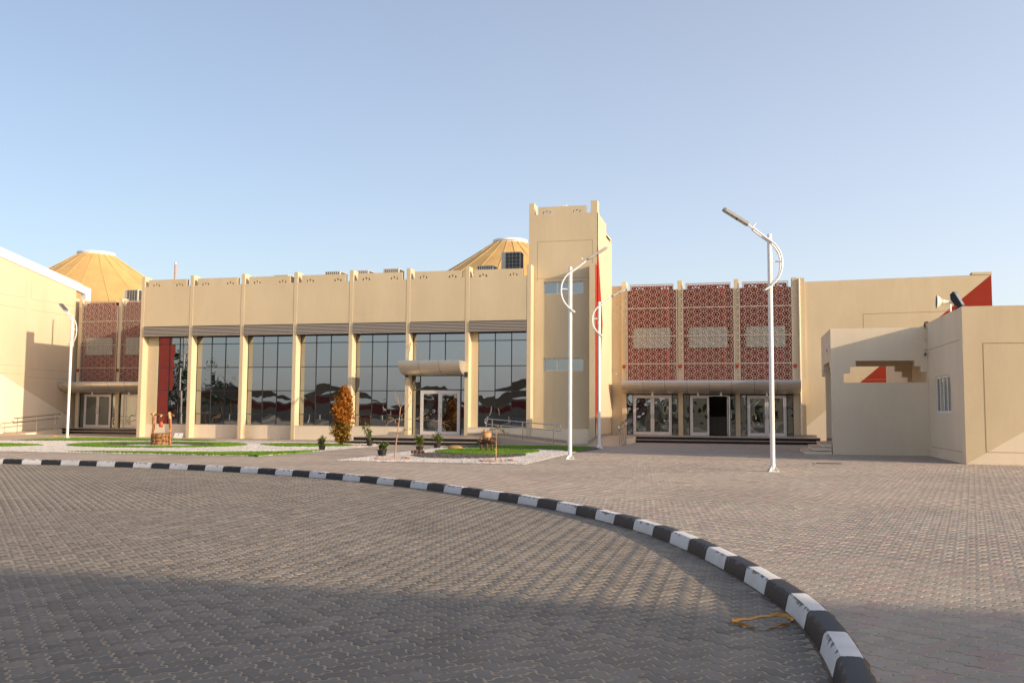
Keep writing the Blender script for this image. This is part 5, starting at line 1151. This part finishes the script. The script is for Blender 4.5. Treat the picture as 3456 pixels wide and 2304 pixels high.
pit('round terracotta edged soil pit round the leaning sapling', -9.6, 24.62, 0.5, 0.55); pit('round terracotta edged soil pit round the short tied sapling', -6.54, 24.62, 0.5, 0.55); pit('terracotta edged soil pit at the foot of the rust shrub', -14.7, 33.6, 0.55, 0.5)
# leaning bare sapling
sa = thing('sapling', (-9.48, 24.5, 0), 'leaning pale sapling with a thin almost bare crown on white gravel', 'sapling')
m = MB(); tr = catmull([(-9.48, 24.5, 0.0), (-9.44, 24.5, 0.45), (-9.39, 24.5, 0.85), (-9.32, 24.5, 1.5)], 5); m.tube([tuple(v) for v in tr], [0.022 - 0.010 * k / len(tr) for k in range(len(tr))], 8); m.build('trunk', 'palestem', sa, True)
m = MB(); lp_ = []
def twig(p, d, L, r, depth):
    p = np.array(p); d = np.array(d); d = d / np.linalg.norm(d); q = [p]
    for k in range(4): d = d + rng.normal(0, 0.16, 3) + np.array([0, 0, -0.03 if depth else 0.02]); d /= np.linalg.norm(d); q.append(q[-1] + d * L / 4)
    m.tube([tuple(v) for v in q], [r, r * 0.85, r * 0.7, r * 0.5, r * 0.25], 5)
    if depth:
        for _ in range(3): twig(q[random.randint(1, 4)], d + rng.normal(0, 0.55, 3), L * random.uniform(0.35, 0.6), r * 0.55, depth - 1)
    else:
        for v in q[2:]:
            if random.random() < 0.55: lp_.append(v + rng.normal(0, 0.015, 3))
for p, d, L in (((-9.36, 24.5, 1.12), (1.0, 0.1, 0.15), 0.95), ((-9.35, 24.5, 1.2), (0.8, -0.2, 0.75), 0.95), ((-9.33, 24.5, 1.42), (-0.45, 0.2, 0.9), 0.5), ((-9.33, 24.5, 1.45), (0.5, 0.3, 0.8), 0.75), ((-9.37, 24.5, 1.0), (-0.9, 0.1, 0.5), 0.4), ((-9.4, 24.5, 0.75), (0.9, -0.1, 0.7), 0.5), ((-9.36, 24.5, 1.15), (-0.9, -0.2, -0.1), 0.35)): twig(p, d, L, 0.009, 2)
m.build('branches', 'palestem', sa, True); leaves(lp_[:170], 0.04, 'leaf', 'leaves', sa)
sa2 = thing('sapling', (-6.53, 24.5, 0), 'short thin sapling tied with yellow string before the clay jar', 'sapling')
m = MB(); m.tube([(-6.53, 24.5, 0), (-6.535, 24.5, 0.5), (-6.54, 24.5, 0.92)], [0.014, 0.012, 0.006], 7); m.build('trunk', 'palestem', sa2, True)
m = MB(); m.tube([(-6.555, 24.49, 0), (-6.535, 24.49, 0.42)], 0.008, 6); m.build('stake', 'wood', sa2, True)
m = MB(); m.tube([(-6.555, 24.47, 0.24), (-6.525, 24.47, 0.30), (-6.55, 24.475, 0.36), (-6.52, 24.47, 0.25)], 0.008, 5); m.build('tie', 'yellow', sa2, True)
m = MB(); lp_ = []
for p, d, L in (((-6.54, 24.5, 0.85), (0.1, 0, 1), 0.2), ((-6.54, 24.5, 0.8), (-0.7, 0.1, 0.5), 0.18), ((-6.535, 24.5, 0.72), (0.9, 0, 0.35), 0.26), ((-6.535, 24.5, 0.75), (0.6, 0.3, -0.3), 0.2), ((-6.54, 24.5, 0.9), (0.5, -0.2, 0.5), 0.16), ((-6.535, 24.5, 0.68), (-0.8, 0, -0.1), 0.12)): twig(p, d, L, 0.004, 1)
m.build('branches', 'palestem', sa2, True); leaves(lp_ * 2, 0.055, 'leaf', 'leaves', sa2)
# potted plants
def potted(label, x, y, r, h, ph, spread, n, lean=0.0, z=0.0):
    t = thing('potted_plant', (x, y, z), label, 'potted plant', 'black nursery pots by the entrance path')
    m2 = MB(); m2.lathe([(0.0, 0.004), (r * 0.74, 0.0), (r * 0.95, h * 0.88), (r, h * 0.88), (r * 1.02, h), (r * 0.93, h), (r * 0.9, h * 0.85)], 24, (x, y, z)); m2.build('pot', 'potblack', t, True)
    m2 = MB(); m2.lathe([(r * 0.91, h * 0.86), (0.0, h * 0.88)], 20, (x, y, z)); m2.build('soil', 'soil', t)
    global m; m = MB(); pp2 = []
    for k in range(n):
        a = random.uniform(0, 6.28); L = ph * random.uniform(0.45, 1.0); e = np.array([x + spread * math.cos(a) * random.uniform(0.3, 1) + lean * L, y + spread * math.sin(a) * random.uniform(0.3, 1), z + h + L]); s0_ = np.array([x + 0.3 * r * math.cos(a), y + 0.3 * r * math.sin(a), z + h * 0.85]); mid_ = (s0_ + e) / 2 + np.array([0, 0, L * 0.12])
        q = catmull([tuple(s0_), tuple(mid_), tuple(e)], 5); m.tube([tuple(v) for v in q], [0.005 * (1 - 0.7 * i / len(q)) for i in range(len(q))], 5)
        for v in q[3:]:
            for _ in range(3): pp2.append(v + rng.normal(0, 0.035, 3))
    m.build('stems', 'stem', t, True); leaves(pp2, 0.062, 'leaf', 'leaves', t)
potted('black pot with a leafy shrub beside the rust shrub at the lawn tip', -14.03, 29.4, 0.125, 0.20, 0.34, 0.16, 12, 0.1)
potted('black pot with tall straggly shoots near the granite steps', -13.95, 33.4, 0.13, 0.24, 0.62, 0.20, 11, -0.25)
potted('black pot with a low leafy plant on the gravel corner by the leaning sapling', -10.54, 26.2, 0.145, 0.20, 0.22, 0.14, 12, 0.25)
potted('black pot with a bushy plant behind the small stick bundle', -10.81, 30.3, 0.14, 0.165, 0.38, 0.20, 16)
potted('black pot with a spreading plant close before the granite steps', -10.95, 32.6, 0.14, 0.20, 0.34, 0.24, 14)

# ================================================================== WHAT THE GLASS MIRRORS (behind the viewer)
bk = thing('shading_block', (26, -20, -0.15), 'long plain unseen block shaped to shade the near end of the road', 'building')  # unseen building, its bulk shaped to shade the near road and cut sky light
m = MB(); m.box(-8, 60, -40, -3.5, -0.15, 9.85); m.build('wall', 'tan', bk); m = MB(); m.box(-8.1, 60.1, -40.1, -3.4, 9.851, 10.0); m.build('parapet', 'cream', bk)
for k in range(9):
    for zz in (0.9, 4.2, 7.2):
        x = -6.5 + k * 3.6
        fw = part('window', 'frame', bk, (x, x + 1.8, -3.5, -3.46, zz, zz + 1.6)); pane(fw, x + 0.06, x + 1.74, -3.455, zz + 0.06, zz + 1.54, 'winglass')
pw = thing('perimeter_wall', (-40, -55, 0), 'long dull boundary wall mirrored low in the hall glass', 'wall')
m = MB()
for k in range(12): m.box(-130 + k * 13, -130 + k * 13 + 12.9, -56, -55.7, -0.2, 3.2)
m.build('wall', 'farwall', pw)
m = MB(); m.box(-130, 26, -55.69, -55.6, 2.0, 2.9); m.build('band', 'maroon', pw)
for k in range(6):
    x0 = -74 + k * 13.5
    cpo = thing('carport', (x0 + 6, -40, 0), 'grey vaulted fabric carport mirrored in the hall glass', 'carport', 'carports mirrored in the hall glass')
    m2 = MB(); vs = []; fs = []
    for i in range(13):
        u = i / 12; 
        for j in range(9):
            v = j / 8; vs.append((x0 + 12 * u, -43 + 6 * v, 2.5 + 1.1 * math.sin(math.pi * u) + 0.9 * v))
    fs = [(i * 9 + j, i * 9 + j + 1, (i + 1) * 9 + j + 1, (i + 1) * 9 + j) for i in range(12) for j in range(8)]
    m2.add(vs, fs); m2.build('canopy', 'carport', cpo, True)
    for u in (0.05, 0.95): m2 = MB(); m2.tube([(x0 + 12 * u, -42.6, -0.2), (x0 + 12 * u, -42.6, 2.8)], 0.12, 10); m2.build('post', 'white', cpo, True)
def far_tree(x, y, h, rr, label):
    t = thing('shade_tree', (x, y, -0.2), label, 'tree', 'trees mirrored in the hall glass')
    m2 = MB(); m2.tube([(x, y, -0.2), (x + 0.1, y, h * 0.35), (x, y + 0.2, h * 0.7)], [0.22, 0.16, 0.06], 8)
    for k in range(6): a = k * 1.05; m2.tube([(x, y, h * 0.35), (x + rr * 0.7 * math.cos(a), y + rr * 0.7 * math.sin(a), h * 0.75)], [0.1, 0.03], 6)
    m2.build('trunk', 'stem', t, True); ps_ = []
    for _ in range(26):
        c = np.array([x, y, h * 0.68]) + rng.normal(0, 1, 3) * np.array([rr * 0.5, rr * 0.5, h * 0.16]); ps_ += list(c + rng.normal(0, rr * 0.2, (60, 3)))
    leaves(ps_, 0.34, 'farleaf', 'crown', t)
for x, y, h, rr in ((-86, -44, 10.5, 3.4), (-82, -45, 8.5, 2.8), (-78, -47, 6.0, 2.0)):
    far_tree(x, y, h, rr, 'dark bushy tree standing beyond the forecourt, mirrored in the glass')
